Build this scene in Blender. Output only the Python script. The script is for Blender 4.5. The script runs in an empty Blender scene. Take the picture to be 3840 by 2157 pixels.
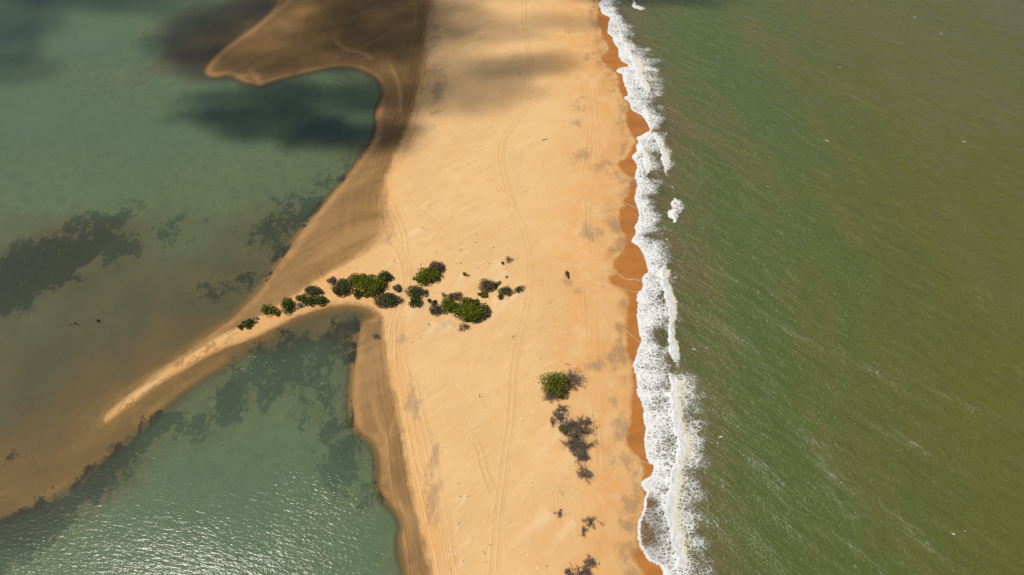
import bpy, math, random
import numpy as np
from mathutils import Vector

# ------------------------------------------------------------------ camera, world, sun, exposure
scene = bpy.context.scene
col = scene.collection
H = 190.0
PITCH = math.radians(53.0)
FPX = 2560.0                                   # focal length in pixels of a 3840 wide picture
cam_data = bpy.data.cameras.new('camera')
cam_data.lens = 24.0; cam_data.sensor_width = 36.0
cam_data.clip_start = 1.0; cam_data.clip_end = 30000.0
cam = bpy.data.objects.new('camera', cam_data); col.objects.link(cam)
cam.location = (0, 0, H)
cam.rotation_euler = (math.pi / 2 - PITCH, 0, 0)
scene.camera = cam

SUN = Vector((-0.43, 0.03, 0.90)).normalized()
world = bpy.data.worlds.new('World'); scene.world = world; world.use_nodes = True
wn = world.node_tree.nodes; wl = world.node_tree.links
bg = wn['Background']
sky = wn.new('ShaderNodeTexSky'); sky.sky_type = 'NISHITA'; sky.sun_disc = False
sky.sun_elevation = math.asin(SUN.z); sky.sun_rotation = math.radians(274)
wl.new(sky.outputs[0], bg.inputs[0]); bg.inputs[1].default_value = 0.06
sun_data = bpy.data.lights.new('sun', 'SUN'); sun_data.energy = 4.6; sun_data.angle = math.radians(0.53)
sun_data.color = (1.0, 0.935, 0.83)
sun = bpy.data.objects.new('sun', sun_data); col.objects.link(sun)
sun.rotation_euler = SUN.to_track_quat('Z', 'Y').to_euler()
scene.view_settings.view_transform = 'Standard'; scene.view_settings.look = 'None'
scene.view_settings.gamma = 1.0; scene.view_settings.use_curve_mapping = False
scene.view_settings.exposure = 0.3
scene.render.engine = 'CYCLES'
scene.cycles.use_denoising = True
scene.cycles.max_bounces = 6; scene.cycles.diffuse_bounces = 2; scene.cycles.glossy_bounces = 2
scene.cycles.transparent_max_bounces = 16; scene.cycles.volume_bounces = 0
scene.cycles.sample_clamp_direct = 1.0; scene.cycles.sample_clamp_indirect = 3.0

# ------------------------------------------------------------------ photo pixel -> point of the ground
CP, SP = math.cos(PITCH), math.sin(PITCH)
def G(px, py, z=0.0):
    u = (px - 1920.0) / FPX; v = (py - 1078.5) / FPX
    t = (H - z) / (SP + v * CP)
    return (t * u, t * (CP - v * SP))
def MPP(py):                                    # metres per photo pixel across, at that row
    v = (py - 1078.5) / FPX
    return H / (SP + v * CP) / FPX
def V(pts, z=0.0):                              # points read on the 2576 px wide picture
    k = 3840.0 / 2576.0
    return [G(x * k, y * k, z) for x, y in pts]
def C(ox, oy, s, pts, z=0.0):                   # points read on an enlarged crop
    return [G(ox + x / s, oy + y / s, z) for x, y in pts]
def smooth(pts, step=1.0, it=2):
    p = np.array(pts, float)
    for _ in range(it):
        q = np.empty((2 * len(p), 2)); q[0] = p[0]; q[-1] = p[-1]
        q[1:-1:2] = .75 * p[:-1] + .25 * p[1:]; q[2:-1:2] = .25 * p[:-1] + .75 * p[1:]
        p = q
    return p
def sstep(a, b, x):
    t = np.clip((x - a) / (b - a), 0, 1); return t * t * (3 - 2 * t)

def vnoise(x, y, scale, seed, octaves=3, gain=.5):
    rng = np.random.default_rng(seed); out = np.zeros(np.broadcast(x, y).shape); amp = 1; tot = 0
    for o in range(octaves):
        T = rng.random((128, 128))
        fx = x / scale * (2 ** o) + 17.3 * o; fy = y / scale * (2 ** o) + 5.1 * o
        ix = np.floor(fx).astype(int); iy = np.floor(fy).astype(int)
        tx = fx - ix; ty = fy - iy; tx = tx * tx * (3 - 2 * tx); ty = ty * ty * (3 - 2 * ty)
        a = T[ix % 128, iy % 128]; b = T[(ix + 1) % 128, iy % 128]; c = T[ix % 128, (iy + 1) % 128]; d = T[(ix + 1) % 128, (iy + 1) % 128]
        out += amp * ((a * (1 - tx) + b * tx) * (1 - ty) + (c * (1 - tx) + d * tx) * ty); tot += amp; amp *= gain
    return out / tot - .5

def sdf(px, py, poly):                          # >0 inside a closed polygon
    P = np.asarray(poly, float); A = P; B = np.roll(P, -1, 0)
    d2 = np.full(px.shape, 1e18); ins = np.zeros(px.shape, bool)
    for (ax, ay), (bx, by) in zip(A, B):
        ex, ey = bx - ax, by - ay; L = ex * ex + ey * ey
        if L < 1e-9: continue
        wx = px - ax; wy = py - ay
        t = np.clip((wx * ex + wy * ey) / L, 0, 1)
        np.minimum(d2, (wx - t * ex) ** 2 + (wy - t * ey) ** 2, out=d2)
        if ay != by:
            ins ^= ((ay > py) != (by > py)) & (px < ex * (py - ay) / ey + ax)
    d = np.sqrt(d2)
    return np.where(ins, d, -d)

def up2(a, nx, ny):                             # half-resolution field -> full grid (index bilinear)
    b = np.empty((nx, a.shape[1])); b[0::2] = a; b[1::2] = .5 * (a[:-1] + a[1:])
    c = np.empty((nx, ny)); c[:, 0::2] = b; c[:, 1::2] = .5 * (b[:, :-1] + b[:, 1:])
    return c

# ------------------------------------------------------------------ outlines read from the photograph
C1, C2, C3, C4, C5 = (2150, 0, 2.894), (2150, 450, 2.894), (2150, 900, 2.894), (2200, 1350, 2.894), (2250, 1657, 2.894)
sea_edge = (C(*C1, [(350,-60),(315,0),(285,30),(274,55),(297,95),(312,145),(345,165),(403,195),(401,215),(378,235),(380,300),(362,350),(400,385),(432,410),(427,440),(455,490),(490,520),(488,560),(497,585),(485,603),(508,640),(530,670),(595,700),(592,722),(540,733),(487,745),(465,765),(480,785),(520,800),(545,815),(525,845),(545,880),(552,930),(575,960),(580,1000),(600,1040),(560,1050),(548,1070),(575,1090),(605,1115),(622,1140),(618,1165),(640,1200),(690,1225),(735,1245),(775,1290),(800,1330),(815,1380)])
  + C(*C2, [(838,105),(800,140),(755,152),(720,175),(680,185),(690,210),(705,240),(685,275),(685,310),(700,335),(665,360),(645,390),(640,420),(660,440),(680,480),(690,530),(678,580),(668,625),(680,660),(695,700),(690,740),(680,790),(665,830),(672,880),(690,940),(705,980),(710,1030),(705,1080),(680,1130),(660,1160),(680,1200),(680,1230),(655,1265),(648,1290),(625,1320),(660,1345),(705,1370),(730,1410)])
  + C(*C3, [(750,140),(775,180),(790,240),(805,290),(815,320),(805,350),(775,375),(745,420),(750,460),(760,500),(740,550),(705,565),(690,600),(690,660),(700,700),(690,760),(685,840),(700,900),(715,960),(722,1020),(730,1060),(740,1120),(720,1150),(695,1190),(685,1240),(680,1290),(650,1330),(640,1360),(650,1410),(665,1440)])
  + C(*C4, [(535,170),(545,230),(550,290),(540,320),(550,360),(575,410),(600,460),(610,520),(620,580),(625,650),(635,720),(637,790),(625,880),(628,960),(640,1040),(655,1090),(690,1120),(720,1135),(740,1150),(725,1190),(715,1230),(690,1270),(650,1290),(615,1310),(598,1345),(605,1390),(640,1425)])
  + C(*C5, [(510,550),(490,590),(470,640),(470,720),(445,810),(425,830),(415,880),(405,950),(403,1000),(415,1050),(420,1110),(445,1160),(480,1210),(500,1260),(550,1300),(600,1325),(660,1350),(675,1385),(690,1410),(692,1447),(700,1520)]))
wet_edge = (C(*C1, [(250,-80),(270,0),(265,90),(250,190),(265,260),(305,330),(300,400),(380,500),(360,570),(290,620),(300,670),(400,740),(470,800),(490,880),(485,950),(500,1000),(550,1070),(600,1130),(590,1180),(565,1260),(570,1350)], .4)
  + C(*C2, [(570,60),(620,150),(670,190),(680,230),(620,300),(590,380),(560,420),(480,460),(480,520),(560,590),(640,640),(600,700),(590,800),(540,870),(530,900),(560,930),(510,950),(490,1020),(490,1110),(510,1190),(570,1270),(560,1350),(530,1440)], .4)
  + C(*C3, [(540,110),(480,180),(420,240),(440,320),(470,360),(370,420),(370,470),(440,510),(560,560),(610,640),(590,720),(580,800),(560,900),(570,980),(565,1100),(570,1180),(590,1260),(640,1330)], .4)
  + C(*C4, [(500,60),(490,150),(490,250),(495,380),(470,470),(475,560),(460,680),(430,800),(420,900),(440,960),(520,1040),(600,1110),(610,1200),(600,1300),(590,1350)], .4)
  + C(*C5, [(465,400),(450,520),(480,600),(440,800),(400,900),(390,1000),(410,1120),(390,1170),(330,1190),(370,1290),(430,1400),(470,1447),(480,1520)], .4))
foam_out = (C(*C1, [(600,-60),(560,0),(520,80),(540,150),(610,230),(700,300),(640,380),(690,440),(750,490),(850,560),(900,620),(1020,640),(930,730),(890,800),(900,880),(830,980),(960,1000),(970,1060),(960,1150),(1000,1250),(1010,1400)])
  + C(*C2, [(960,120),(1030,250),(1030,350),(1010,430),(950,560),(890,640),(900,760),(930,900),(950,970),(1000,1000),(990,1080),(965,1180),(900,1260),(1050,1370),(1060,1447)])
  + C(*C3, [(1060,160),(1090,220),(1140,400),(1140,520),(1040,600),(1100,760),(1150,880),(1130,1000),(1140,1150),(1140,1280),(1150,1400)])
  + C(*C4, [(1010,90),(1000,180),(950,250),(1100,330),(1170,400),(1150,550),(1200,670),(1200,760),(1170,860),(1140,950),(1200,1010),(1140,1110),(1050,1200),(1040,1300),(1030,1400)])
  + C(*C5, [(890,430),(1000,560),(1075,720),(1040,850),(1015,960),(980,1090),(950,1200),(930,1340),(960,1447),(960,1520)]))
# breaker fronts: (front line, white width m, trailing lace m, height m)
breakers = [
  (C(*C1, [(425,150),(440,200),(480,300),(510,350),(520,420),(560,490),(600,560),(625,620),(640,680)]), .9, 5, .25),
  (C(*C1, [(590,545),(625,620),(640,680),(665,750),(680,830),(715,890),(745,950),(770,1000),(800,1045),(815,1075)]), 3.4, 9, .7),
  (C(*C1, [(740,1085),(745,1110),(750,1160),(765,1210),(790,1260),(820,1320),(850,1390)]) + C(*C2, [(862,100)]), 2.4, 6, .5),
  (C(*C2, [(868,85),(870,120),(870,190),(910,260),(940,320),(955,390),(960,440),(970,500),(985,550),(1020,610),(1045,640)]), 3.0, 3, .8),
  (C(*C2, [(708,185),(712,215),(735,340),(755,430),(775,520),(775,610),(790,640),(795,680)]), 2.8, 5, .45),
  (C(*C2, [(780,750),(785,790),(785,850),(795,920),(825,985),(840,1010)]), 1.0, 4, .3),
  (C(*C3, [(1070,165),(1040,185),(975,260),(960,340),(950,430),(955,500),(975,590),(1000,680),(1025,760),(1030,860),(1025,960),(1015,1050),(1035,1130),(1045,1250),(1080,1310),(1130,1370),(1150,1395),(1160,1440)]), 3.2, 1.2, 1.0),
  (C(*C4, [(730,30),(770,70),(830,110),(890,180),(915,240),(905,350),(905,450),(915,560),(930,680),(945,780),(980,900),(990,1000),(965,1100),(900,1190),(890,1300),(890,1400)])
   + C(*C5, [(735,560),(715,620),(695,730),(710,830),(740,920),(765,1010),(780,1130),(815,1220),(840,1300),(880,1380),(920,1447),(980,1600)]), 3.0, 9, .8),
]
land_west = V([(720,-60),(690,25),(640,75),(590,105),(550,140),(528,165),(517,182),(530,190),(548,190),(575,187),(598,195),(610,206),(630,212),(655,214),(675,208),(720,194),(770,182),(830,168),(880,166),(915,176),(945,192),(962,215),(967,238),(955,262),(946,285),(951,305),(950,325),(938,360),(900,410),(855,468),(810,520),(760,580),(725,630),(690,680),(660,725),(625,762),(590,795),(540,835),(500,862),(465,888),(420,918),(380,945),(340,980),(300,1012),(270,1037),(261,1055),(266,1065),(285,1049),(330,1016),(370,984),(420,956),(470,930),(510,906),(560,880),(600,866),(640,853),(665,845),(700,822),(746,797),(800,779),(860,770),(905,769),(932,781),(945,797),(925,804),(908,816),(900,860),(892,930),(885,1000),(888,1040),(893,1070),(910,1090),(935,1105),(950,1130),(955,1170),(953,1210),(958,1245),(980,1265),(1003,1290),(1018,1320),(1010,1350),(1012,1390),(1020,1420),(1025,1447),(1040,1510)])
dry_west = V([(1090,-60),(1075,0),(1062,80),(1052,200),(1030,300),(985,400),(955,480),(958,560),(935,610),(870,655),(815,688),(740,742),(650,798),(600,823),(540,850),(480,888),(420,925),(340,983),(290,1025),(266,1048),(262,1062),(285,1045),(340,1006),(420,950),(500,903),(560,872),(620,853),(690,818),(746,790),(800,772),(850,762),(905,761),(935,770),(962,790),(965,830),(972,900),(982,960),(995,1030),(1010,1100),(1022,1180),(1045,1280),(1070,1380),(1085,1447),(1100,1510)], .6)
bar_edge = V([(-400,1400),(-100,1322),(0,1292),(60,1275),(130,1240),(200,1195),(260,1150),(330,1090),(400,1030),(470,970),(560,915),(620,878),(690,835),(760,797),(850,768)])

FAR = 9000.0
def east_of(line):                              # closed region between a shore line (north to south) and the far east
    l = smooth(line, it=1)
    return np.vstack([[[l[0][0], FAR]], l, [[l[-1][0], -FAR]], [[FAR, -FAR], [FAR, FAR]]])
poly_sea, poly_wet = east_of(sea_edge), east_of(wet_edge)
poly_land, poly_dry = east_of(land_west), east_of(dry_west)
poly_south = np.vstack([smooth(bar_edge, it=1), [[0, 60], [0, -FAR], [-FAR, -FAR], [-FAR, 80]]])

# ------------------------------------------------------------------ the ground grid
def axis(lo, hi, step, n_out, far):
    core = np.arange(lo, hi + step * .5, step)
    r = (far / step) ** (1.0 / n_out)
    steps = step * r ** np.arange(1, n_out + 1) * .35
    steps = np.maximum(steps, step)
    out = np.cumsum(steps)
    a = np.concatenate([(lo - out)[::-1], core, hi + out])
    return a if len(a) % 2 else np.concatenate([a, [a[-1] + steps[-1]]])
XS = axis(-272, 272, .5, 26, 5000); YS = axis(44, 336, .5, 26, 5000)
NX, NY = len(XS), len(YS)
X, Y = np.meshgrid(XS, YS, indexing='ij')
Xh, Yh = X[::2, ::2], Y[::2, ::2]
F_ = lambda a: up2(a, NX, NY)
d_sea = F_(sdf(Xh, Yh, poly_sea))               # + in the sea
d_wet = F_(sdf(Xh, Yh, poly_wet))               # + seaward of the wet line
d_land = F_(sdf(Xh, Yh, poly_land))             # + on land, from the lagoon shore
d_dry = F_(sdf(Xh, Yh, poly_dry))               # + on dry sand
d_south = F_(sdf(Xh, Yh, poly_south))           # + in the southern lagoon

def idw(pts, x, y, power=3.0):
    k = 3840 / 2576; num = np.zeros(x.shape); den = np.zeros(x.shape)
    for px, py, dv in pts:
        gx, gy = G(px * k, py * k); w = ((x - gx) ** 2 + (y - gy) ** 2 + 30) ** (-power / 2)
        num += w * dv; den += w
    return num / den
north_pts = [(0,0,2.3),(0,100,2.3),(250,100,2.2),(250,0,2.2),(400,0,2.0),(360,130,2.0),(420,200,1.9),(100,300,2.2),(250,300,2.1),(400,350,2.0),(520,250,1.9),(600,300,1.8),(750,260,1.6),(850,300,1.7),(900,230,1.2),(750,210,1.2),(300,480,1.6),(100,500,1.4),(550,480,1.15),(700,450,1.0),(800,400,.9),(880,380,.7),(50,560,.7),(150,620,.33),(50,680,.33),(250,590,.38),(120,650,.33),(450,600,.8),(300,650,.5),(600,600,.6),(700,580,.45),(100,800,.6),(300,800,.5),(500,750,.42),(600,700,.35),(100,950,.45),(300,930,.3),(450,850,.22),(0,1050,.36),(120,1060,.22),(250,1000,.18),(200,1120,.05),(50,1180,.06),(0,1150,.14),(100,1130,.12),(350,1050,.03),(450,990,.03),(300,1090,.03),(150,1200,.03),(30,1260,.035),(220,1150,.03),(550,915,.03),(380,1010,.03),(380,940,.08),(300,990,.08),(450,900,.08),(-100,1200,.0),
             (500,100,.12),(460,130,.16),(480,150,.12),(560,95,.06),(620,60,.06),(430,165,.5),(440,145,.35),(450,180,.45),(440,110,.45),(560,60,.28),(620,30,.3),(480,60,.6),(640,0,.2),(540,0,.9),(500,170,.3),(470,165,.5)]
south_pts = [(640,950,.9),(800,900,.9),(860,820,.3),(820,790,.1),(900,790,.1),(700,830,.2),(560,960,.6),(500,1050,.9),(700,1100,1.25),(850,1000,1.0),(880,1000,.6),(900,1110,.8),(900,1250,1.2),(600,1300,1.9),(300,1350,1.8),(150,1420,1.5),(900,1400,1.8),(50,1350,.5),(250,1220,.45),(0,1310,.35),(120,1290,.4),(300,1160,.4),(400,1080,.7),(1000,1400,.9),(450,1200,1.7),(750,1200,1.6),(0,1447,1.2),(930,860,.15)]
dn = F_(idw(north_pts, Xh, Yh)); ds = F_(idw(south_pts, Xh, Yh))
kb = sstep(-1.0, 5.0, d_south)
wob = vnoise(X, Y, 9, 3, 4)
depth = dn * (1 - kb) + ds * kb
depth = np.maximum(depth + wob * .08 * np.clip(1.0 - depth, 0, 1), .018)
off = np.clip(-d_land, 0, None)
depth = np.where(depth > 0, depth * sstep(0, 3.6, off) + .03 * np.minimum(off, 3), depth * sstep(0, 4, off))
zl = .10 * np.clip(d_land, 0, 8) / 8 + 1.35 * (1 - np.exp(-np.clip(d_dry + 3, 0, None) / 14.0))
es = np.clip(-d_sea, 0, None)
zs = 1.75 * (1 - np.exp(-es / 15.0)) + .25 * sstep(8, 14, es)
zland = np.minimum(zl, zs)
zland = zland - .12 * np.exp(-((zl - zs) / .25) ** 2)
dune = vnoise(X, Y, 26, 11, 3) * .55 + vnoise(X, Y, 6, 12, 3) * .13
zland = zland + dune * sstep(2, 18, np.minimum(d_dry, -d_wet))
zsea = -np.minimum(3.0, .055 * np.clip(d_sea, 0, None))
Z = np.where(d_sea > 0, zsea, np.where(d_land > 0, np.maximum(zland, .004), -depth))

def sample(A, x, y):
    x = np.asarray(x, float); y = np.asarray(y, float)
    i = np.clip(np.searchsorted(XS, x) - 1, 0, NX - 2); j = np.clip(np.searchsorted(YS, y) - 1, 0, NY - 2)
    tx = (x - XS[i]) / (XS[i + 1] - XS[i]); ty = (y - YS[j]) / (YS[j + 1] - YS[j])
    return (A[i, j] * (1 - tx) + A[i + 1, j] * tx) * (1 - ty) + (A[i, j + 1] * (1 - tx) + A[i + 1, j + 1] * tx) * ty
def GZ(px, py, lift=0.0):                       # photo pixel -> point of the built ground
    z = 0.8
    for _ in range(4):
        x, y = G(px, py, z + lift); z = float(sample(Z, x, y))
    return x, y, z

# small mounds, wind tails and hollows round the shrubs
tails = []
def tail(px, py, L, w, hgt, ang=215):
    tails.append((px, py, L, w, hgt, ang))

# ---- masks on the ground
def blob(px, py, rx, ry, rot=0, x=None, y=None):     # photo pixels
    gx, gy = G(px, py, .8); m = MPP(py); rx *= m; ry *= m * 1.2
    c, s = math.cos(math.radians(rot)), math.sin(math.radians(rot))
    u = ((x - gx) * c + (y - gy) * s) / rx; v = (-(x - gx) * s + (y - gy) * c) / ry
    return np.exp(-(u * u + v * v))
def polymask(pts, soft=3.0):
    return sstep(-soft, soft, F_(sdf(Xh, Yh, np.array(V(pts)))))
grass = polymask([(0,640),(40,615),(100,600),(150,580),(200,550),(240,545),(290,540),(315,515),(330,517),(328,555),(310,580),(350,600),(372,610),(340,640),(290,650),(240,650),(200,690),(130,725),(60,770),(15,790),(-60,790),(-120,700)], 8) * 1.22
grass = np.maximum(grass, polymask([(650,545),(700,505),(770,472),(850,425),(900,380),(935,355),(900,408),(853,466),(808,520),(758,578),(722,628),(690,650),(655,620)], 9) * .95)
grass = np.maximum(grass, polymask([(640,900),(720,838),(830,815),(893,818),(885,900),(830,930),(760,965),(700,1000),(640,1015),(560,1065),(480,1075),(440,1060),(520,980)], 9) * 1.08)
grass = np.maximum(grass, polymask([(755,1000),(830,975),(870,1010),(895,1090),(945,1150),(945,1255),(880,1235),(800,1185),(785,1080)], 9) * .95)
grass = np.maximum(grass, polymask([(-60,1325),(60,1290),(150,1250),(230,1200),(300,1135),(400,1045),(430,1050),(330,1150),(260,1225),(170,1305),(70,1400),(-60,1440)], 6) * 1.9)
for a in [(600,835,95,26,25),(655,812,60,22,20),(560,850,50,20,20),(860,1075,110,35,10),(930,1050,100,30,10),(1010,1020,120,45,15),(880,1060,160,50,10),(300,990,50,20,0),(60,1690,70,25,0),(1260,430,90,30,20),(1330,400,60,25,10),(620,860,120,60,15)]:
    grass = np.maximum(grass, blob(*a, x=X, y=Y) * .62)
brownmat = np.zeros_like(X)
for a in [(560,1470,420,70,28),(300,1600,300,60,20),(150,1500,300,90,15),(700,1330,200,60,25)]:
    brownmat = np.maximum(brownmat, blob(*a, x=X, y=Y))
grey = np.zeros_like(X)
for a in [(1640,330,28,160,0,1),(1630,250,30,60,0,.8),(1590,150,30,90,0,.8),(1530,545,22,60,-12,.7),(1620,200,60,40,0,.6),
          (1545,1480,26,70,0,.9),(1560,1560,24,70,0,.8),(1620,1750,25,90,-8,.8),(1625,1880,32,90,-5,.9),(1640,1960,28,70,0,.8),(1600,1460,30,30,0,.5),
          (2180,590,60,30,20,1),(2250,620,40,45,0,.8),(2170,390,40,60,0,.7),(2130,130,20,50,0,.5),(2160,460,25,40,0,.7),(2220,870,50,40,30,1),(2130,1060,26,45,20,.8),(2160,1090,30,30,0,.5),(2230,1370,50,35,10,.8),(2300,1350,25,50,0,.9),(2320,1640,25,60,0,.9),(2300,1500,28,45,0,.6),(2290,1700,30,70,0,.6),(2350,1900,20,90,0,.8),(2330,1980,22,60,0,.7),(2370,2060,16,60,20,.9),(2120,1960,60,60,0,.4),(2250,2070,60,35,30,.5),(2130,1830,60,50,0,.4),(2210,210,30,60,0,.6),(2230,90,22,45,0,.8),(2340,560,16,60,-20,.9),(2370,690,25,25,0,.9),(2310,850,18,50,20,.9),(2330,1270,14,120,0,1.0),(2310,650,22,25,0,.8)]:
    grey = np.maximum(grey, blob(*a[:5], x=X, y=Y) * a[5])
band = np.exp(-((d_wet + 2.0) / 2.6) ** 2) * (.35 + .65 * sstep(-.12, .12, vnoise(X, Y, 17, 31, 3)))
grey = np.maximum(grey, band * .7)
tideline = np.exp(-((d_dry - 5.0) / 4.0) ** 2) * sstep(0.0, .2, vnoise(X, Y, 20, 33, 3)) * (-d_wet > 40)
grey = np.maximum(grey, tideline * .7)
berm = np.maximum(sstep(-34, -10, d_wet + vnoise(X, Y, 18, 41, 3) * 16), sstep(-45, -62, X) * sstep(230, 210, Y))
berm = np.maximum(berm, .8 * sstep(9, 2, d_dry) * (X < 0))
damp = sstep(-7.0, -1.5, d_wet + vnoise(X, Y, 14, 43, 3) * 11) * (.5 + .5 * sstep(-.1, .1, vnoise(X, Y, 24, 44, 2)))
ripple = blob(2060, 1230, 90, 210, 0, X, Y) + .6 * blob(2040, 1020, 70, 90, 0, X, Y)
pale = np.zeros_like(X)

ridge = np.zeros_like(X)
def add_ridge(pts, w, hgt, k=1.0):
    global Z, ridge
    p = np.array(smooth(V(pts, .2), it=2)); lo = p.min(0) - 4 * w; hi = p.max(0) + 4 * w
    i0, i1 = np.searchsorted(XS, [lo[0], hi[0]]); j0, j1 = np.searchsorted(YS, [lo[1], hi[1]]); sl = (slice(i0, i1), slice(j0, j1))
    d2 = np.full(X[sl].shape, 1e9)
    for (ax, ay), (bx, by) in zip(p[:-1], p[1:]):
        ex, ey = bx - ax, by - ay; L = ex * ex + ey * ey + 1e-9; t = np.clip(((X[sl] - ax) * ex + (Y[sl] - ay) * ey) / L, 0, 1)
        d2 = np.minimum(d2, (X[sl] - ax - t * ex) ** 2 + (Y[sl] - ay - t * ey) ** 2)
    f = np.exp(-d2 / w ** 2); Z[sl] += hgt * f; ridge[sl] = np.maximum(ridge[sl], f * k)
for a in [([(730,0),(660,58),(610,95),(565,125),(535,155),(524,178),(535,188),(550,189)], 2.0, .18), ([(655,212),(642,190),(625,172),(640,186),(600,192)], 1.8, .15), ([(840,95),(855,115),(880,127),(915,133),(935,148)], 1.2, .12), ([(988,175),(1003,205),(1009,240),(1007,280)], .9, .15), ([(960,275),(948,300),(955,330),(935,372)], 1.6, .1, .6), ([(600,190),(700,140),(800,110),(850,80)], 3.0, .05, .35),
          ([(1000,1050),(985,1075),(970,1140),(985,1220),(1005,1270)], .8, .08, .6), ([(940,1010),(950,1060),(975,1110),(985,1160)], .8, .08, .6), ([(560,905),(500,945),(440,985),(400,1020),(350,1060)], 1.6, .03, .55), ([(860,475),(810,535),(770,590),(730,645)], 1.5, .03, .4)]:
    add_ridge(*a)
def add_tails():
    global Z, pale
    for px, py, L, w, hgt, ang in tails:
        gx, gy, _ = GZ(px, py); a = math.radians(ang); c, s = math.cos(a), math.sin(a)
        i0, i1 = np.searchsorted(XS, [gx - L - w, gx + L + w]); j0, j1 = np.searchsorted(YS, [gy - L - w, gy + L + w])
        sl = (slice(i0, i1), slice(j0, j1)); u = (X[sl] - gx) * c + (Y[sl] - gy) * s; v = -(X[sl] - gx) * s + (Y[sl] - gy) * c
        ww = w * np.clip(1 - np.clip(u, 0, None) / (1.3 * L), .12, 1)
        prof = np.exp(-(v / ww) ** 2) * np.where(u < 0, np.exp(-(u / (w * .8)) ** 2), np.clip(1 - u / L, 0, 1))
        Z[sl] += .6 * hgt * prof; pale[sl] = np.maximum(pale[sl], np.clip(1.3 * prof * (u > -w * .3), 0, 1))
for t in [(1602,780,5,.8,.3,215),(1576,862,12,1.4,.6,222),(1590,865,6,1,.3,220),(1765,946,6,.7,.3,200),(1475,980,6,.7,.25,220),(1740,1028,9,1.2,.35,250),(1880,990,14,2.2,.5,228),(1640,1220,9,2.2,.4,240),(1690,1225,7,1.6,.3,225),(1870,1120,10,1.6,.5,255),(1900,1130,13,1.2,.5,240),(1935,1105,12,1.0,.45,238),(1950,1100,9,.8,.4,240),(1750,1862,7,.9,.4,240),(1723,1862,3,.6,.25,230),(1722,1965,5,.6,.3,250),(1770,2018,6,.8,.3,225),(1690,2072,4,.6,.25,240),(1742,2104,4,.7,.25,235),(2090,1410,10,2,.35,220),(2120,1560,14,2,.4,218),(2130,1600,16,1.6,.35,225),(2160,1680,12,3,.4,240),(2060,1930,18,2.2,.45,220),(2150,1960,14,1.6,.3,230),(1788,140,5,.8,.3,215),(1790,160,5,.8,.3,205),(1630,1230,6,1.2,.3,225),(1565,1120,6,1.8,.6,240),(1560,1140,9,2.5,.5,250),(1900,1030,16,2.5,.4,225)]:
    tail(*t)
add_tails()

# ------------------------------------------------------------------ node helpers
class NT:
    def __init__(s, name):
        s.m = bpy.data.materials.new(name); s.m.use_nodes = True; s.t = s.m.node_tree; s.t.nodes.clear()
        s.out = s.t.nodes.new('ShaderNodeOutputMaterial')
    def n(s, typ, **kw):
        nd = s.t.nodes.new(typ)
        for k, v in kw.items(): setattr(nd, k, v)
        return nd
    def link(s, a, b): s.t.links.new(a, b)
    def put(s, sock, v):
        if hasattr(v, 'is_output') or isinstance(v, bpy.types.NodeSocket): s.link(v, sock)
        elif isinstance(v, tuple) and sock.type == 'RGBA' and len(v) == 3: sock.default_value = (*v, 1)
        else: sock.default_value = v
    def attr(s, name): return s.n('ShaderNodeAttribute', attribute_name=name).outputs['Fac']
    def math(s, op, a, b=0.0, c=None, clamp=False):
        nd = s.n('ShaderNodeMath', operation=op, use_clamp=clamp); s.put(nd.inputs[0], a); s.put(nd.inputs[1], b)
        if c is not None: s.put(nd.inputs[2], c)
        return nd.outputs[0]
    def step(s, x, a, b, lo=0.0, hi=1.0):
        nd = s.n('ShaderNodeMapRange', interpolation_type='SMOOTHSTEP'); s.put(nd.inputs[0], x)
        s.put(nd.inputs[1], a); s.put(nd.inputs[2], b); s.put(nd.inputs[3], lo); s.put(nd.inputs[4], hi); return nd.outputs[0]
    def mix(s, f, a, b, blend='MIX'):
        nd = s.n('ShaderNodeMix', data_type='RGBA', blend_type=blend); s.put(nd.inputs[0], f); s.put(nd.inputs[6], a); s.put(nd.inputs[7], b); return nd.outputs[2]
    def pos(s): return s.n('ShaderNodeNewGeometry').outputs['Position']
    def mapping(s, v, scale=(1, 1, 1), rot=(0, 0, 0)):
        if rot[2]:                                  # turn first, so that the stretch runs along the direction rot
            r = s.n('ShaderNodeMapping'); s.put(r.inputs[0], v); r.inputs['Rotation'].default_value = (0, 0, -rot[2]); v = r.outputs[0]; rot = (0, 0, 0)
        nd = s.n('ShaderNodeMapping'); s.put(nd.inputs[0], v); nd.inputs['Scale'].default_value = scale; nd.inputs['Rotation'].default_value = rot; return nd.outputs[0]
    def noise(s, v, scale, detail=3.0, rough=.55, dist=0.0):
        nd = s.n('ShaderNodeTexNoise'); s.put(nd.inputs['Vector'], v); nd.inputs['Scale'].default_value = scale
        nd.inputs['Detail'].default_value = detail; nd.inputs['Roughness'].default_value = rough; nd.inputs['Distortion'].default_value = dist; return nd.outputs['Fac']
    def comb(s, x, y, z=0.0):
        nd = s.n('ShaderNodeCombineXYZ'); s.put(nd.inputs[0], x); s.put(nd.inputs[1], y); s.put(nd.inputs[2], z); return nd.outputs[0]
    def sep(s, v):
        nd = s.n('ShaderNodeSeparateXYZ'); s.put(nd.inputs[0], v); return nd.outputs
    def bump(s, h, strength=.5, dist=.1):
        nd = s.n('ShaderNodeBump'); s.put(nd.inputs['Height'], h); s.put(nd.inputs['Strength'], strength); s.put(nd.inputs['Distance'], dist); return nd.outputs[0]
    def princ(s, color, rough=.9, normal=None, spec=.2):
        nd = s.n('ShaderNodeBsdfPrincipled'); s.put(nd.inputs['Base Color'], color); s.put(nd.inputs['Roughness'], rough)
        s.put(nd.inputs['Specular IOR Level'], spec)
        if normal is not None: s.link(normal, nd.inputs['Normal'])
        return nd.outputs[0]
    def done(s, sh): s.link(sh, s.out.inputs['Surface']); return s.m

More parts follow.
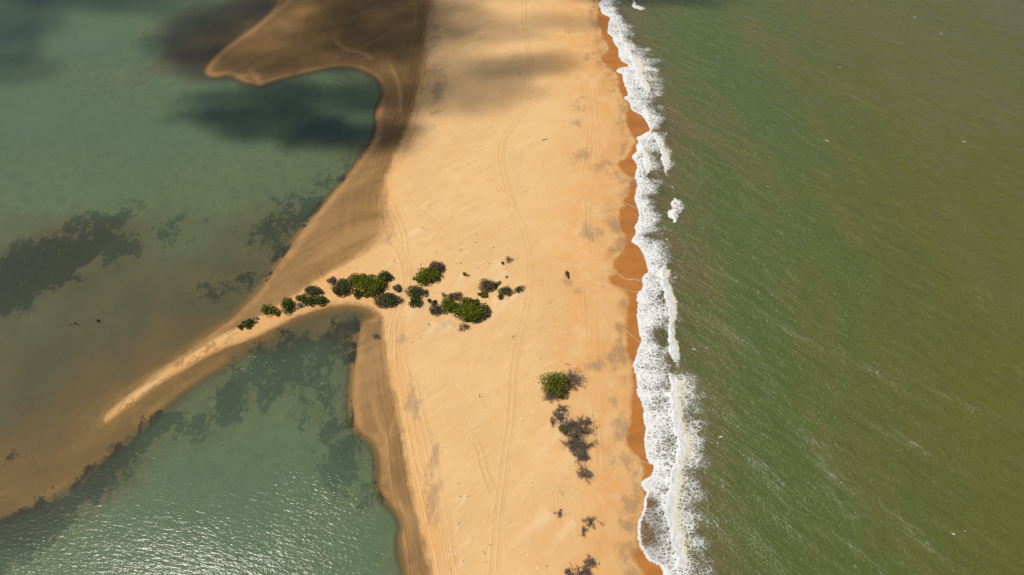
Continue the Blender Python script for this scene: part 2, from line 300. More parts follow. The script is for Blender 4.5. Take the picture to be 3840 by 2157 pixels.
def make_sand():
    t = NT('sand'); P = t.pos(); x, y, z = t.sep(P)
    dry, wet, land = t.attr('dry'), t.attr('wet'), t.attr('land')
    fine = t.noise(P, 2.2, 5, .7); mid = t.noise(P, .22, 4, .6); big = t.noise(P, .035, 3, .55)
    # streaks that run along the lagoon shore
    along = t.math('ADD', t.math('MULTIPLY', y, .035), t.math('MULTIPLY', x, -.012))
    streak = t.noise(t.comb(t.math('ADD', t.math('MULTIPLY', dry, .30), t.math('MULTIPLY', big, 5.0)), along), 1.0, 5, .65)
    streak2 = t.noise(t.comb(t.math('ADD', t.math('MULTIPLY', dry, .9), t.math('MULTIPLY', mid, 3.0)), t.math('MULTIPLY', along, 2.2), 4.0), 1.0, 4, .65)
    # dry sand
    c = t.mix(t.step(big, .35, .68), (.425, .266, .118), (.480, .310, .142))
    c = t.mix(t.step(mid, .38, .72, 0, .6), c, (.450, .258, .103))
    c = t.mix(t.step(fine, .30, .75, 0, .55), c, (.515, .340, .165))
    wind = t.noise(t.mapping(P, (.28, 1.3, 1), (0, 0, .62)), .30, 5, .7, .4)
    c = t.mix(t.step(wind, .48, .74, 0, .5), c, (.530, .362, .185))
    c = t.mix(t.step(wind, .46, .30, 0, .45), c, (.400, .238, .098))
    c = t.mix(t.math('MULTIPLY', t.attr('berm'), t.step(t.noise(P, .11, 5, .6, .6), .33, .66, .25, 1)), c, (.455, .245, .088))
    c = t.mix(t.math('MULTIPLY', t.attr('berm'), t.step(t.noise(t.mapping(P, (1, .45, 1), (0, 0, .5)), .30, 4, .6, 1.2), .55, .68, 0, .6)), c, (.500, .315, .142))
    c = t.mix(t.math('MULTIPLY', t.attr('pale'), .5), c, (.505, .365, .215))
    # damp, wet ocean side
    dampn = t.math('MULTIPLY', t.attr('damp'), t.step(t.noise(P, .16, 4, .6), .38, .62, .2, 1))
    c = t.mix(t.math('MULTIPLY', dampn, .8), c, (.365, .190, .062))
    wline = t.math('ADD', wet, t.math('MULTIPLY_ADD', t.noise(P, .5, 3), 2.4, -1.2))
    wm = t.step(wline, -.9, 1.1)
    wetc = t.mix(t.step(t.noise(t.mapping(P, (.35, 1, 1)), .25, 4, .6), .35, .7), (.285, .106, .020), (.318, .130, .030))
    wetc = t.mix(t.step(t.noise(t.mapping(P, (.5, 1, 1)), .05, 3, .5), .52, .66, 0, .75), wetc, (.215, .088, .024))
    c = t.mix(wm, c, wetc)
    # brown lagoon side
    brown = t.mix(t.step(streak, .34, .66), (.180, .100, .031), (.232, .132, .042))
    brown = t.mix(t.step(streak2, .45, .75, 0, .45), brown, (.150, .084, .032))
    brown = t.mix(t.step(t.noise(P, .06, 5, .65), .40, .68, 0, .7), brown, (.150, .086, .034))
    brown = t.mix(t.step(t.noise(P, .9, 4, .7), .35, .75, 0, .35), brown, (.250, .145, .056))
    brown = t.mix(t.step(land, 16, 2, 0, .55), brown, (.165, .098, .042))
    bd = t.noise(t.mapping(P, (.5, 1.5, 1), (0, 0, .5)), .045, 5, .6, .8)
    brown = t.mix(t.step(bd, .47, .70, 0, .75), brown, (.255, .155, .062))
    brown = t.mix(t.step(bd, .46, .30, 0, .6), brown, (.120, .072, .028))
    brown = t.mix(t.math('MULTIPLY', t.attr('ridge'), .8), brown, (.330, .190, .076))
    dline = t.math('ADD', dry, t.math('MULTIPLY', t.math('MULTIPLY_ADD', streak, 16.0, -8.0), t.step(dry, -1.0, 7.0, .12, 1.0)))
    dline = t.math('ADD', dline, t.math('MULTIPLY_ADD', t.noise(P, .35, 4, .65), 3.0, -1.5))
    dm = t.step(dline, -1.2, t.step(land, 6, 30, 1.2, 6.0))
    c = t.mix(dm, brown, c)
    # shore-lip of paler sand at the lagoon's edge, then the bed under water
    lip = t.math('MULTIPLY', t.step(land, .1, 1.2), t.step(land, 3.4, 1.2))
    c = t.mix(t.math('MULTIPLY', lip, t.step(mid, .35, .65, .02, .40)), c, (.37, .20, .072))
    under = t.step(land, .3, -.8)
    c = t.mix(t.math('MULTIPLY', t.step(land, .25, -.25), .55), c, t.mix(1.0, c, (.66, .61, .43), 'MULTIPLY'))
    bed = t.mix(t.step(t.noise(P, .07, 4, .6), .35, .7), (.086, .064, .033), (.122, .088, .042))
    bed = t.mix(t.step(t.attr('depth'), .5, 1.4), bed, (.230, .190, .105))
    bed = t.mix(t.step(t.noise(P, .6, 4, .7), .5, .75, 0, .4), bed, (.085, .064, .036))
    bed = t.mix(t.step(t.noise(P, .28, 6, .75), .42, .66, 0, .55), bed, (.070, .050, .025))
    c = t.mix(t.math('MULTIPLY', under, t.step(t.attr('depth'), .03, .45)), c, bed)
    bm = t.math('MULTIPLY', t.attr('brownmat'), t.step(t.noise(P, .35, 6, .8), .46, .60))
    c = t.mix(t.math('MULTIPLY', bm, .7), c, (.115, .070, .028))
    # weed beds under water
    gn = t.noise(t.mapping(P, (1, .75, 1)), .13, 7, .72, .3); gf = t.noise(P, .9, 5, .8)
    gn = t.math('ADD', gn, t.math('MULTIPLY_ADD', t.noise(P, .42, 6, .8, .6), .45, -.225))
    gsum = t.math('ADD', t.attr('grass'), t.math('ADD', t.math('MULTIPLY_ADD', gn, 5.0, -2.5), t.math('MULTIPLY_ADD', gf, .9, -.45)))
    gm = t.math('MULTIPLY', t.step(gsum, .40, .86), t.step(t.attr('grass'), .03, .2))
    c = t.mix(t.math('MULTIPLY', gm, t.step(land, .8, -.6)), c, t.mix(t.step(gf, .3, .7), (.010, .009, .008), (.030, .024, .018)))
    c = t.mix(t.math('MULTIPLY', t.attr('rut'), .42), c, t.mix(dm, (.120, .066, .024), (.345, .200, .080)))
    # grey heavy-mineral sand, combed into streaks
    gs = t.noise(t.mapping(P, (2.4, .5, 1), (0, 0, -.2)), .8, 6, .8, 1.2); gp = t.noise(P, .16, 4, .65)
    gv = t.math('ADD', t.math('MULTIPLY_ADD', gs, 2.2, -1.1), t.math('MULTIPLY_ADD', gp, 2.6, -1.3))
    gmask = t.step(t.math('ADD', t.attr('grey'), gv), .34, .95)
    gmask = t.math('MULTIPLY', gmask, t.step(t.attr('grey'), .05, .3))
    c = t.mix(t.math('MULTIPLY', gmask, .5), c, (.160, .120, .082))
    ash = t.attr('ash'); c = t.mix(t.math('MULTIPLY', ash, t.step(fine, .35, .6, .3, 1)), c, (.25, .25, .25))
    # relief
    rip = t.noise(t.mapping(P, (.35, 1.5, 1), (0, 0, .25)), .9, 2, .5, 1.0)
    h = t.math('ADD', t.math('MULTIPLY', fine, .35), t.math('MULTIPLY', t.noise(P, .6, 4, .6), .8))
    h = t.math('ADD', h, t.math('MULTIPLY', t.math('MULTIPLY', rip, t.attr('ripple')), 2.2))
    h = t.math('ADD', h, t.math('MULTIPLY', t.math('MULTIPLY', streak2, t.step(dm, 1.0, .2)), 1.0))
    nrm = t.bump(h, .7, .24)
    rough = t.math('MULTIPLY_ADD', wm, -.55, .92)
    return t.done(t.princ(c, rough, nrm, .25))
sand_mat = make_sand()

def water_mat(name, lagoon):
    t = NT(name); P = t.pos(); dep = t.attr('depth')
    if lagoon:
        turb = t.math('SUBTRACT', 1.0, t.math('POWER', 2.718, t.math('MULTIPLY', dep, -.50)))
        turb = t.math('MULTIPLY_ADD', turb, .90, .03)
        big = t.noise(t.mapping(P, (1, 1.6, 1)), .012, 3, .5)
        c = t.mix(t.step(big, .35, .65), (.088, .132, .083), (.094, .134, .076))
        c = t.mix(t.step(dep, .9, .2, 0, .8), c, (.066, .066, .034))
        # ripples: crests across the wind
        r1 = t.noise(t.mapping(P, (.30, 1, 1), (0, 0, -.20)), 1.15, 2, .5, .35)
        r2 = t.noise(t.mapping(P, (.38, 1, 1), (0, 0, -.34)), 2.1, 2, .5, .4)
        r3 = t.noise(t.mapping(P, (.5, 1, 1), (0, 0, -.25)), .33, 2, .5)
        gust = t.step(t.noise(t.mapping(P, (.7, 1, 1)), .018, 3, .55), .36, .62, .35, 1.0)
        calm = t.step(dep, .03, .9, .38, 1.0)
        h = t.math('ADD', t.math('MULTIPLY', r1, 1.0), t.math('ADD', t.math('MULTIPLY', r2, .60), t.math('MULTIPLY', r3, .5)))
        nrm = t.bump(t.math('MULTIPLY', h, t.math('MULTIPLY', gust, calm)), 1.0, .145)
        rough = .14; trans = t.mix(t.step(dep, 0.0, 2.2), (.95, .97, .93), (.55, .82, .62))
    else:
        turb = t.math('SUBTRACT', 1.0, t.math('POWER', 2.718, t.math('MULTIPLY', dep, -2.6)))
        turb = t.math('MULTIPLY_ADD', turb, .90, .08)
        n1 = t.noise(t.mapping(P, (1, .35, 1), (0, 0, .12)), .030, 4, .6, .5); n2 = t.noise(t.mapping(P, (.5, 1.3, 1), (0, 0, -.5)), .10, 4, .65)
        off = t.attr('off')
        green, olive, brown = (.057, .078, .020), (.072, .074, .013), (.104, .082, .034)
        c = t.mix(t.step(t.math('ADD', off, t.math('MULTIPLY_ADD', n1, 110.0, -55.0)), 35, 115), green, olive)
        c = t.mix(t.step(t.math('ADD', n1, t.math('MULTIPLY', n2, .3)), .62, .80, 0, .55), c, (.086, .078, .024))
        c = t.mix(t.math('MULTIPLY', t.step(off, 36, 6), t.step(n2, .30, .62, .25, 1)), c, brown)
        c = t.mix(t.step(off, 170, 260, 0, .5), c, (.062, .076, .032))
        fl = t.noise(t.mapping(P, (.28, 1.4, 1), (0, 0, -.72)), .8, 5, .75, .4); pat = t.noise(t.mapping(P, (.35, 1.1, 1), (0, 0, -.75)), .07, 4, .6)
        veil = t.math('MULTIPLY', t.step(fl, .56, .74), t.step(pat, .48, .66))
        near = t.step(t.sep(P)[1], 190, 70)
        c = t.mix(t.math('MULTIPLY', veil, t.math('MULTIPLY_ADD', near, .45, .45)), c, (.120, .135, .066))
        chop_glint = t.attr('chop_glint')
        f2 = t.noise(t.mapping(P, (.30, 1.5, 1), (0, 0, -.40)), .9, 5, .75, .3); f3 = t.noise(t.mapping(P, (.25, 1.2, 1), (0, 0, -.70)), .28, 5, .7, .3)
        c = t.mix(t.step(f2, .48, .72, 0, .38), c, (.116, .126, .050))
        c = t.mix(t.step(f3, .52, .72, 0, .40), c, (.108, .114, .038))
        c = t.mix(t.step(f3, .48, .30, 0, .35), c, (.042, .052, .014))
        c = t.mix(t.math('MULTIPLY', chop_glint, t.step(fl, .44, .68, 0, .6)), c, (.175, .190, .105))  # sun glint on the chop, painted pale into the water colour
        r1 = t.noise(t.mapping(P, (.35, 1, 1), (0, 0, -.62)), .42, 4, .62, .5)
        r2 = t.noise(t.mapping(P, (.45, 1, 1), (0, 0, -.35)), 1.6, 3, .6, .4)
        r3 = t.noise(t.mapping(P, (.4, 1, 1), (0, 0, -.85)), .07, 2, .5)
        h = t.math('ADD', t.math('MULTIPLY', r1, 1.5), t.math('ADD', t.math('MULTIPLY', r2, .75), t.math('MULTIPLY', r3, 3.0)))
        nrm = t.bump(t.math('MULTIPLY', h, t.math('MULTIPLY_ADD', chop_glint, .25, 1.0)), 1.0, .42); rough = .26; trans = (.85, .88, .75)
    tr = t.n('ShaderNodeBsdfTransparent'); t.put(tr.inputs[0], trans)
    df = t.n('ShaderNodeBsdfDiffuse'); t.put(df.inputs[0], c); t.link(nrm, df.inputs['Normal'])
    body = t.n('ShaderNodeMixShader'); t.put(body.inputs[0], turb); t.link(tr.outputs[0], body.inputs[1]); t.link(df.outputs[0], body.inputs[2])
    gl = t.n('ShaderNodeBsdfGlossy'); t.put(gl.inputs['Color'], (1, 1, 1)); t.put(gl.inputs['Roughness'], rough); t.link(nrm, gl.inputs['Normal'])
    fr = t.n('ShaderNodeFresnel'); fr.inputs[0].default_value = 1.33; t.link(nrm, fr.inputs['Normal'])
    m = t.n('ShaderNodeMixShader'); t.link(fr.outputs[0], m.inputs[0]); t.link(body.outputs[0], m.inputs[1]); t.link(gl.outputs[0], m.inputs[2])
    return t.done(m.outputs[0])
lagoon_mat, sea_mat = water_mat('lagoon_water', True), water_mat('sea_water', False)

def make_foam():
    t = NT('foam'); P = t.pos(); F = t.attr('foam'); thin = t.attr('thin')
    w = t.n('ShaderNodeTexNoise'); t.put(w.inputs['Vector'], P); w.inputs['Scale'].default_value = .55; w.inputs['Detail'].default_value = 3
    vm = t.n('ShaderNodeVectorMath', operation='MULTIPLY_ADD'); t.link(w.outputs['Color'], vm.inputs[0]); vm.inputs[1].default_value = (2.4, 2.4, 0); t.link(P, vm.inputs[2])
    Q = t.mapping(vm.outputs[0], (.62, 1.05, 0))
    def vor(scale):
        nd = t.n('ShaderNodeTexVoronoi', feature='DISTANCE_TO_EDGE', voronoi_dimensions='2D'); t.link(Q, nd.inputs['Vector']); nd.inputs['Scale'].default_value = scale; return nd.outputs['Distance']
    patch = t.noise(t.mapping(P, (.7, 1, 1)), .20, 3, .6)
    f = t.math('ADD', F, t.math('MULTIPLY', t.math('MULTIPLY_ADD', patch, 1.3, -.65), t.step(F, 1.0, .7)))
    thr = t.math('MULTIPLY', t.math('POWER', t.math('MAXIMUM', f, 0.0), 1.9), .52)
    def lace(v, k):
        th = t.math('MULTIPLY', thr, k)
        return t.step(t.math('SUBTRACT', v, th), .085, -.085)
    a = t.math('MAXIMUM', lace(vor(.85), .85), t.math('MULTIPLY', lace(vor(1.9), 1.05), .85))
    fuzz = t.noise(P, 1.8, 4, .7)
    a = t.math('MULTIPLY', a, t.step(t.math('ADD', f, fuzz), .55, .80))
    a = t.math('MAXIMUM', a, t.math('MULTIPLY', t.step(f, .25, .95), .25))
    a = t.math('MULTIPLY', a, t.step(F, .02, .10))
    a = t.math('MULTIPLY', a, t.math('MULTIPLY_ADD', thin, -.45, 1.0))
    h = t.math('ADD', t.noise(P, 1.3, 4, .65), t.math('MULTIPLY', t.noise(P, .45, 3), 1.2))
    nrm = t.bump(h, .9, .45)
    c = t.mix(t.step(t.noise(P, .3, 3), .4, .7), (.545, .55, .545), (.48, .485, .475))
    c = t.mix(t.attr('sandy'), c, (.47, .43, .31))
    df = t.n('ShaderNodeBsdfDiffuse'); t.link(c, df.inputs[0]); t.link(nrm, df.inputs['Normal'])
    tr = t.n('ShaderNodeBsdfTransparent')
    m = t.n('ShaderNodeMixShader'); t.link(a, m.inputs[0]); t.link(tr.outputs[0], m.inputs[1]); t.link(df.outputs[0], m.inputs[2])
    return t.done(m.outputs[0])
foam_mat = make_foam()

# ------------------------------------------------------------------ mesh helpers
def link(name, me, mat, parent=None, **props):
    o = bpy.data.objects.new(name, me); col.objects.link(o)
    if mat is not None and me is not None: me.materials.append(mat)
    if parent is not None: o.parent = parent
    for k, v in props.items(): o[k] = v
    return o
def mesh_np(name, verts, quads, attrs=None, smooth_=True):
    me = bpy.data.meshes.new(name); verts = np.ascontiguousarray(verts, np.float32); quads = np.ascontiguousarray(quads, np.int32)
    k = quads.shape[1]
    me.vertices.add(len(verts)); me.vertices.foreach_set('co', verts.ravel())
    me.loops.add(quads.size); me.loops.foreach_set('vertex_index', quads.ravel())
    me.polygons.add(len(quads)); me.polygons.foreach_set('loop_start', np.arange(0, quads.size, k, dtype=np.int32))
    if smooth_: me.polygons.foreach_set('use_smooth', np.ones(len(quads), bool))
    me.update(calc_edges=True)
    for n, a in (attrs or {}).items():
        at = me.attributes.new(n, 'FLOAT', 'POINT'); at.data.foreach_set('value', np.ascontiguousarray(a, np.float32).ravel())
    return me
def grid_mesh(name, gx, gy, gz, attrs, keep=None):
    nx, ny = gx.shape; idx = np.arange(nx * ny).reshape(nx, ny)
    q = np.stack([idx[:-1, :-1], idx[1:, :-1], idx[1:, 1:], idx[:-1, 1:]], -1).reshape(-1, 4)
    v = np.stack([gx, gy, gz], -1).reshape(-1, 3); at = {k: a.ravel() for k, a in attrs.items()}
    if keep is not None:
        kf = (keep[:-1, :-1] | keep[1:, :-1] | keep[1:, 1:] | keep[:-1, 1:]).ravel(); q = q[kf]
        used = np.unique(q); rm = np.full(nx * ny, -1); rm[used] = np.arange(len(used)); q = rm[q]; v = v[used]; at = {k: a[used] for k, a in at.items()}
    return mesh_np(name, v, q, at)

# ------------------------------------------------------------------ ground
ash = np.zeros_like(X)
for px, py, r in [(1668, 1219, 9), (1687, 1210, 7)]:
    gx, gy, _ = GZ(px, py); ash = np.maximum(ash, np.exp(-(((X - gx) ** 2 + (Y - gy) ** 2) / (r * MPP(py)) ** 2)))
waterdepth = np.where(d_sea > 0, -Z, np.where(d_land > 0, -Z, -Z))
fields = {'dry': np.clip(d_dry, -60, 60), 'wet': np.clip(d_wet, -60, 60), 'land': np.clip(np.where(d_sea > 0, -d_sea, d_land), -60, 60), 'depth': np.clip(waterdepth, -1, 5),
          'grass': grass, 'grey': grey, 'berm': berm, 'damp': damp, 'pale': pale, 'ripple': ripple, 'brownmat': brownmat, 'ash': ash, 'rut': ash * 0, 'ridge': ridge}
ground = link('sandy_ground', grid_mesh('ground', X, Y, Z, fields), sand_mat, kind='structure', label='sandy spit, beach and the shallow bed of the lagoon')

# ------------------------------------------------------------------ water sheets
sl = (slice(0, None, 2), slice(0, None, 2))
Xw, Yw, Zw = X[sl], Y[sl], Z[sl]; dsea_w, dland_w = d_sea[sl], d_land[sl]
side_sea = dsea_w > -2.5
mid_x = Xw * 0
keep_sea = (Zw < .06) & (dsea_w > -1.6)
keep_lag = (Zw < .06) & (dsea_w < -12)
chop_glint = np.zeros_like(Xw)  # glint patches: painted paler, waves slightly steeper
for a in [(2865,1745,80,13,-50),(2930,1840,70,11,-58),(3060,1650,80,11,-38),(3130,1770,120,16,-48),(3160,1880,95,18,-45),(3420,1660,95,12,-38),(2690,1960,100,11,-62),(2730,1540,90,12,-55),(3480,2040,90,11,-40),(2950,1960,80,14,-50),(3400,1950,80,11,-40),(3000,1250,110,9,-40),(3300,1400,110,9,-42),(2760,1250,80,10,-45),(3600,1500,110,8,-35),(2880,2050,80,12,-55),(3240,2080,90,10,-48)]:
    chop_glint = np.maximum(chop_glint, blob(a[0], a[1], a[2] * 1.15, a[3] * 1.5, a[4], x=Xw, y=Yw))
link('sea', grid_mesh('sea', Xw, Yw, Xw * 0, {'depth': np.clip(-Zw, 0, 5), 'off': np.clip(dsea_w, 0, 400), 'chop_glint': chop_glint}, keep_sea), sea_mat, kind='structure', label='olive green and brown ocean off the beach')
link('lagoon', grid_mesh('lagoon', Xw, Yw, Xw * 0, {'depth': np.clip(-Zw, 0, 5)}, keep_lag), lagoon_mat, kind='structure', label='shallow green lagoon behind the sand spit')

# ------------------------------------------------------------------ surf
fx = np.arange(14, 122, .35); fy = np.arange(42, 342, .35)
if len(fx) % 2 == 0: fx = fx[:-1]
if len(fy) % 2 == 0: fy = fy[:-1]
FX, FY = np.meshgrid(fx, fy, indexing='ij')
e = up2(sdf(FX[::2, ::2], FY[::2, ::2], poly_sea), len(fx), len(fy))
e = e + vnoise(FX, FY, 2.2, 51, 2) * .55
def xof(line, yy):
    p = np.array(line); o = np.argsort(p[:, 1]); return np.interp(yy, p[o, 1], p[o, 0])
xS = xof(foam_out, FY) + vnoise(FX, FY, 5, 52, 3) * 9
gap = xS - FX
FO = np.where((e > 0) & (gap > -1), .47 + .38 * np.exp(-np.clip(e, 0, None) / 4), 0)
FO *= sstep(-1, 7, gap) * .75 + .25 * sstep(-1, 1, gap)
FZ = .03 + np.zeros_like(FX); sandy = np.zeros_like(FX); thin = np.zeros_like(FX)
def fblob(o, cx, cy, rx, ry):
    gx, gy = G(o[0] + cx / o[2], o[1] + cy / o[2]); m = MPP(o[1] + cy / o[2]) / o[2]
    return np.exp(-(((FX - gx) / (rx * m)) ** 2 + ((FY - gy) / (ry * m * 1.15)) ** 2))
for o, cx, cy, rx, ry, a in [(C1,860,1160,80,60,.42),(C1,790,620,90,40,.25),(C2,870,400,50,40,.45),(C2,900,600,80,40,.5),(C2,860,880,50,60,.25),(C3,940,1010,70,80,.5),(C3,960,1130,50,60,.4),(C3,1030,1300,40,50,.3),(C4,950,130,50,40,.3),(C4,1010,420,50,60,.45),(C4,1040,600,50,60,.40),(C4,860,1130,40,25,.4),(C5,940,650,50,30,.3),(C5,950,850,60,60,.35),(C5,560,640,90,60,.35),(C5,480,900,60,120,.35),(C1,880,700,120,40,.15),(C1,900,950,60,40,.4),(C1,1000,1100,60,60,.3)]:
    FO -= a * fblob(o, cx, cy, rx, ry) * (FO > 0)
film = np.maximum(fblob(C5, 530, 950, 170, 330), .8 * fblob(C5, 540, 680, 110, 120)); thin = np.clip(film * 1.2, 0, 1)
FO = np.where(e > 0, FO - .32 * film, FO)
for line, wd, trail, hgt in breakers:
    p = np.array(smooth(line, it=2)); y0, y1 = p[:, 1].min(), p[:, 1].max()
    n = vnoise(FX, FY, 2.6, 61, 3)
    w = FX - xof(p, FY) + n * 1.5 + vnoise(FX, FY, .9, 63, 2) * 1.1
    t = (FY - y0) / (y1 - y0); endf = np.minimum(sstep(-.5, 9, FY - y0), sstep(-.5, 9, y1 - FY))
    wv = wd * (.35 + 1.0 * (vnoise(FX * 0, FY, 14, 62, 2) + .5)) * endf + 1e-3
    m = endf * sstep(-.35, .25, w) * sstep(1.35, .85, w / wv)
    FO = np.maximum(FO, m * 1.15)
    tr = endf * (w > 0) * np.clip(1 - (w - wv) / trail, 0, 1) * .55
    FO = np.maximum(FO, np.where(w > 0, tr, 0))
    sandy = np.maximum(sandy, endf * sstep(.45, 1.0, w / wv) * sstep(2.0, 1.1, w / wv) * .8)
    prof = np.where(w < 0, sstep(-1.4, .5, w), np.exp(-np.clip(w - .5, 0, None) / (wv * .6 + .3)))
    FZ += hgt * endf * np.where(w > .5, prof, sstep(-1.4, .5, w)) * (1 + .5 * n)
line_ = (e > -.02) & (e < .75)
FO = np.where(line_, np.maximum(FO, .98), FO)
FO = np.where(e < 0, 0, FO)
thin = np.where(line_, 0, thin)
link('surf_foam', grid_mesh('surf_foam', FX, FY, FZ, {'foam': FO, 'sandy': sandy, 'thin': thin}, FO > .03), foam_mat, kind='stuff', label='white surf foam washing up along the beach')

def foam_patch(name, pts, hgt, label=None, cat=None, group=None, soft=1.0, level=1.0, kind=None, lace=1.35):
    p = np.array(smooth(pts, it=2)); lo = p.min(0) - 1.5; hi = p.max(0) + 1.5
    gx, gy = np.meshgrid(np.arange(lo[0], hi[0], .3), np.arange(lo[1], hi[1], .3), indexing='ij')
    d = sdf(gx, gy, p) + vnoise(gx, gy, 1.4, 71, 2) * 1.5 + vnoise(gx, gy, 4, 73, 2) * 1.6
    f = sstep(-.25, soft, d) * level - lace * np.clip((gx - (lo[0] + (hi[0] - lo[0]) * .28)) / (hi[0] - lo[0]), 0, 1)
    z = .04 + hgt * sstep(-.2, 2.0, d) * (1 + .6 * vnoise(gx, gy, 1.2, 72, 2))
    me = grid_mesh(name, gx, gy, z, {'foam': f, 'sandy': f * 0 + .15, 'thin': f * 0}, d > -.3)
    o = link(name, me, foam_mat)
    if label: o['label'] = label
    if cat: o['category'] = cat
    if group: o['group'] = group
    if kind: o['kind'] = kind
    return o
foam_patch('whitecap', C(*C1, [(655,5),(638,50),(650,85),(700,100),(720,118),(810,110),(790,90),(740,75),(690,55)]), .5, 'small curled white breaker apart from the surf at the top edge', 'wave', 'lone breaking waves')
foam_patch('whitecap', C(*C2, [(1080,838),(1050,900),(1040,960),(1005,1000),(1025,1060),(1060,1090),(1125,1128),(1130,1040),(1210,990),(1190,900),(1140,850)]), .9, 'large white breaker bursting apart seaward of the surf line', 'wave', 'lone breaking waves')
foam_patch('whitecap', C(*C2, [(1052,708),(1065,730),(1088,738),(1080,712),(1072,698)]), .35, 'tiny white breaker just above the largest lone breaker', 'wave', 'lone breaking waves')
foam_patch('whitecap', C(*C2, [(990,1262),(992,1290),(1010,1312),(1046,1312),(1020,1290),(1005,1260)]), .4, 'tiny white breaker below the largest lone breaker, close to surf', 'wave', 'lone breaking waves')
# ------------------------------------------------------------------ wheel tracks
def ribbon(name, line, offs, hs, label, amp=1.0, fade=True, seed=0):
    p = np.array(smooth(line, it=2)); seg = np.r_[0, np.cumsum(np.hypot(*np.diff(p, axis=0).T))]
    s = np.arange(0, seg[-1], .7); c = np.stack([np.interp(s, seg, p[:, 0]), np.interp(s, seg, p[:, 1])], 1)
    tg = np.gradient(c, axis=0); tg /= np.linalg.norm(tg, axis=1, keepdims=True) + 1e-9; nr = np.stack([-tg[:, 1], tg[:, 0]], 1)
    rng = np.random.default_rng(seed); wob = np.interp(s, np.linspace(0, s[-1], max(3, int(s[-1] / 9))), rng.normal(0, .12, max(3, int(s[-1] / 9))))
    amp_s = amp * (.55 + .9 * np.interp(s, np.linspace(0, s[-1], max(3, int(s[-1] / 6))), rng.random(max(3, int(s[-1] / 6)))))
    if fade: amp_s = amp_s * sstep(0, 8, s) * sstep(0, 8, s[-1] - s)
    offs = np.array(offs); hs = np.array(hs)
    vx = c[:, :1] + nr[:, :1] * (offs[None] + wob[:, None]); vy = c[:, 1:] + nr[:, 1:] * (offs[None] + wob[:, None])
    vz = sample(Z, vx, vy) + .012 + hs[None] * amp_s[:, None]
    at = {k: sample(a, vx, vy) for k, a in fields.items()}
    at['rut'] = np.clip(amp_s[:, None] * 1.1, 0, 1.3) * np.array([1.0 if abs(abs(q) - .85) < .15 else (.0 if abs(abs(q) - .85) > .3 else .25) for q in offs])[None]
    o = link(name, grid_mesh(name, vx, vy, vz, at), sand_mat, kind='structure', label=label)
    return o
def rut(c, w=.26): return [c - w - .28, c - w, c - w * .35, c + w * .35, c + w, c + w + .28], [0, .15, .0, .0, .15, 0]
A, hA = rut(-.85); B, hB = rut(.85)
PAIR = ([-1.7] + A + [0.0] + B + [1.7], [0] + hA + [.005] + hB + [0])
def T(name, line, label, amp=1.0, shift=0.0, seed=0, jitter=0.0):
    p = np.array(line)
    if shift:
        tg = np.gradient(p, axis=0); tg /= np.linalg.norm(tg, axis=1, keepdims=True); p = p + np.stack([-tg[:, 1], tg[:, 0]], 1) * shift
    if jitter:
        rng = np.random.default_rng(seed + 99); p = p + rng.normal(0, jitter, p.shape)
    return ribbon(name, p, *PAIR, label, amp, seed=seed)
def GL(ox, oy, s, pts):
    return [GZ(ox + x / s, oy + y / s)[:2] for x, y in pts]
K = (0, 0, 2576 / 3840)
T1 = GL(*K, [(1073,-20),(1071,20),(1065,60),(1055,130),(1050,190),(1040,240),(1025,290),(1005,340),(985,390),(970,430),(965,480),(965,530),(975,580),(990,610),(1010,640),(1020,680),(1022,720),(1008,770),(990,810),(988,850),(990,900),(1000,960),(1012,1030),(1025,1100),(1040,1170),(1055,1240),(1070,1310),(1085,1380),(1098,1447),(1112,1500)])
T2 = GL(*K, [(1318,-20),(1317,50),(1325,110),(1335,160),(1337,220),(1325,270),(1295,310),(1268,345),(1257,380),(1262,420),(1275,470),(1290,520),(1310,560),(1325,610),(1335,660),(1330,720),(1325,780),(1310,830),(1298,880),(1290,940),(1287,1000),(1282,1060),(1272,1150),(1262,1230),(1250,1330),(1240,1447),(1234,1500)])
T('wheel_track', T1, 'main pair of wheel ruts winding along the lagoon side', 1.3, seed=1)
T('wheel_track', T2, 'pair of wheel ruts winding down the middle of the sand', .7, seed=2)
for i, (a, b, sh) in enumerate([(17, 30, 1.9), (17, 30, -1.8), (18, 30, -3.6), (19, 30, 3.6), (20, 30, -5.2), (0, 12, -1.9), (3, 11, 2.1), (4, 11, -3.8), (5, 10, 4.0), (11, 18, 1.0), (21, 30, 5.4)]):
    T('wheel_track', T1[a:b], 'older parallel wheel ruts beside the main track', .9, sh, 10 + i, .45)
T('wheel_track', GL(1280, 1437, 2.009, [(940,345),(990,410),(1040,500),(1065,620),(1110,740),(1160,850),(1180,900)]), 'faint wheel ruts curving in to join the middle track', .8, seed=30)
T('wheel_track', GL(850, 950, 3.963, [(2330,850),(2180,770),(2110,735),(1950,695),(1780,690),(1680,660),(1560,590),(1460,480),(1390,370),(1350,260),(1330,170),(1300,60)]), 'wheel ruts swinging between the shrubs towards the lagoon', 1.0, seed=31)
T('wheel_track', GL(1280, 0, 2.009, [(590,700),(720,890),(850,1040),(980,1230),(1100,1350),(1220,1450),(1280,1560),(1325,1700)]), 'faint diagonal wheel ruts crossing between the two main tracks', .7, seed=32)
T('wheel_track', GL(1280, 720, 2.009, [(450,-30),(500,70),(600,150),(690,220),(750,310),(800,390)]), 'short faint wheel ruts beside the main track', .55, seed=33)
T('wheel_track', GL(1280, 720, 2.009, [(330,20),(420,170),(470,330),(485,470),(500,560)]), 'faint wheel ruts merging with the bend of the main track', .8, seed=34)
for i, l in enumerate([[(1860,0),(1858,250),(1890,400),(1905,520)], [(1850,600),(1855,800),(1860,950),(1880,1250),(1890,1440)], [(1905,700),(1905,1000),(1910,1300)]]):
    T('wheel_track', GL(1280, 720, 2.009, l), 'faint straight wheel ruts along the upper beach', .7, seed=40 + i)
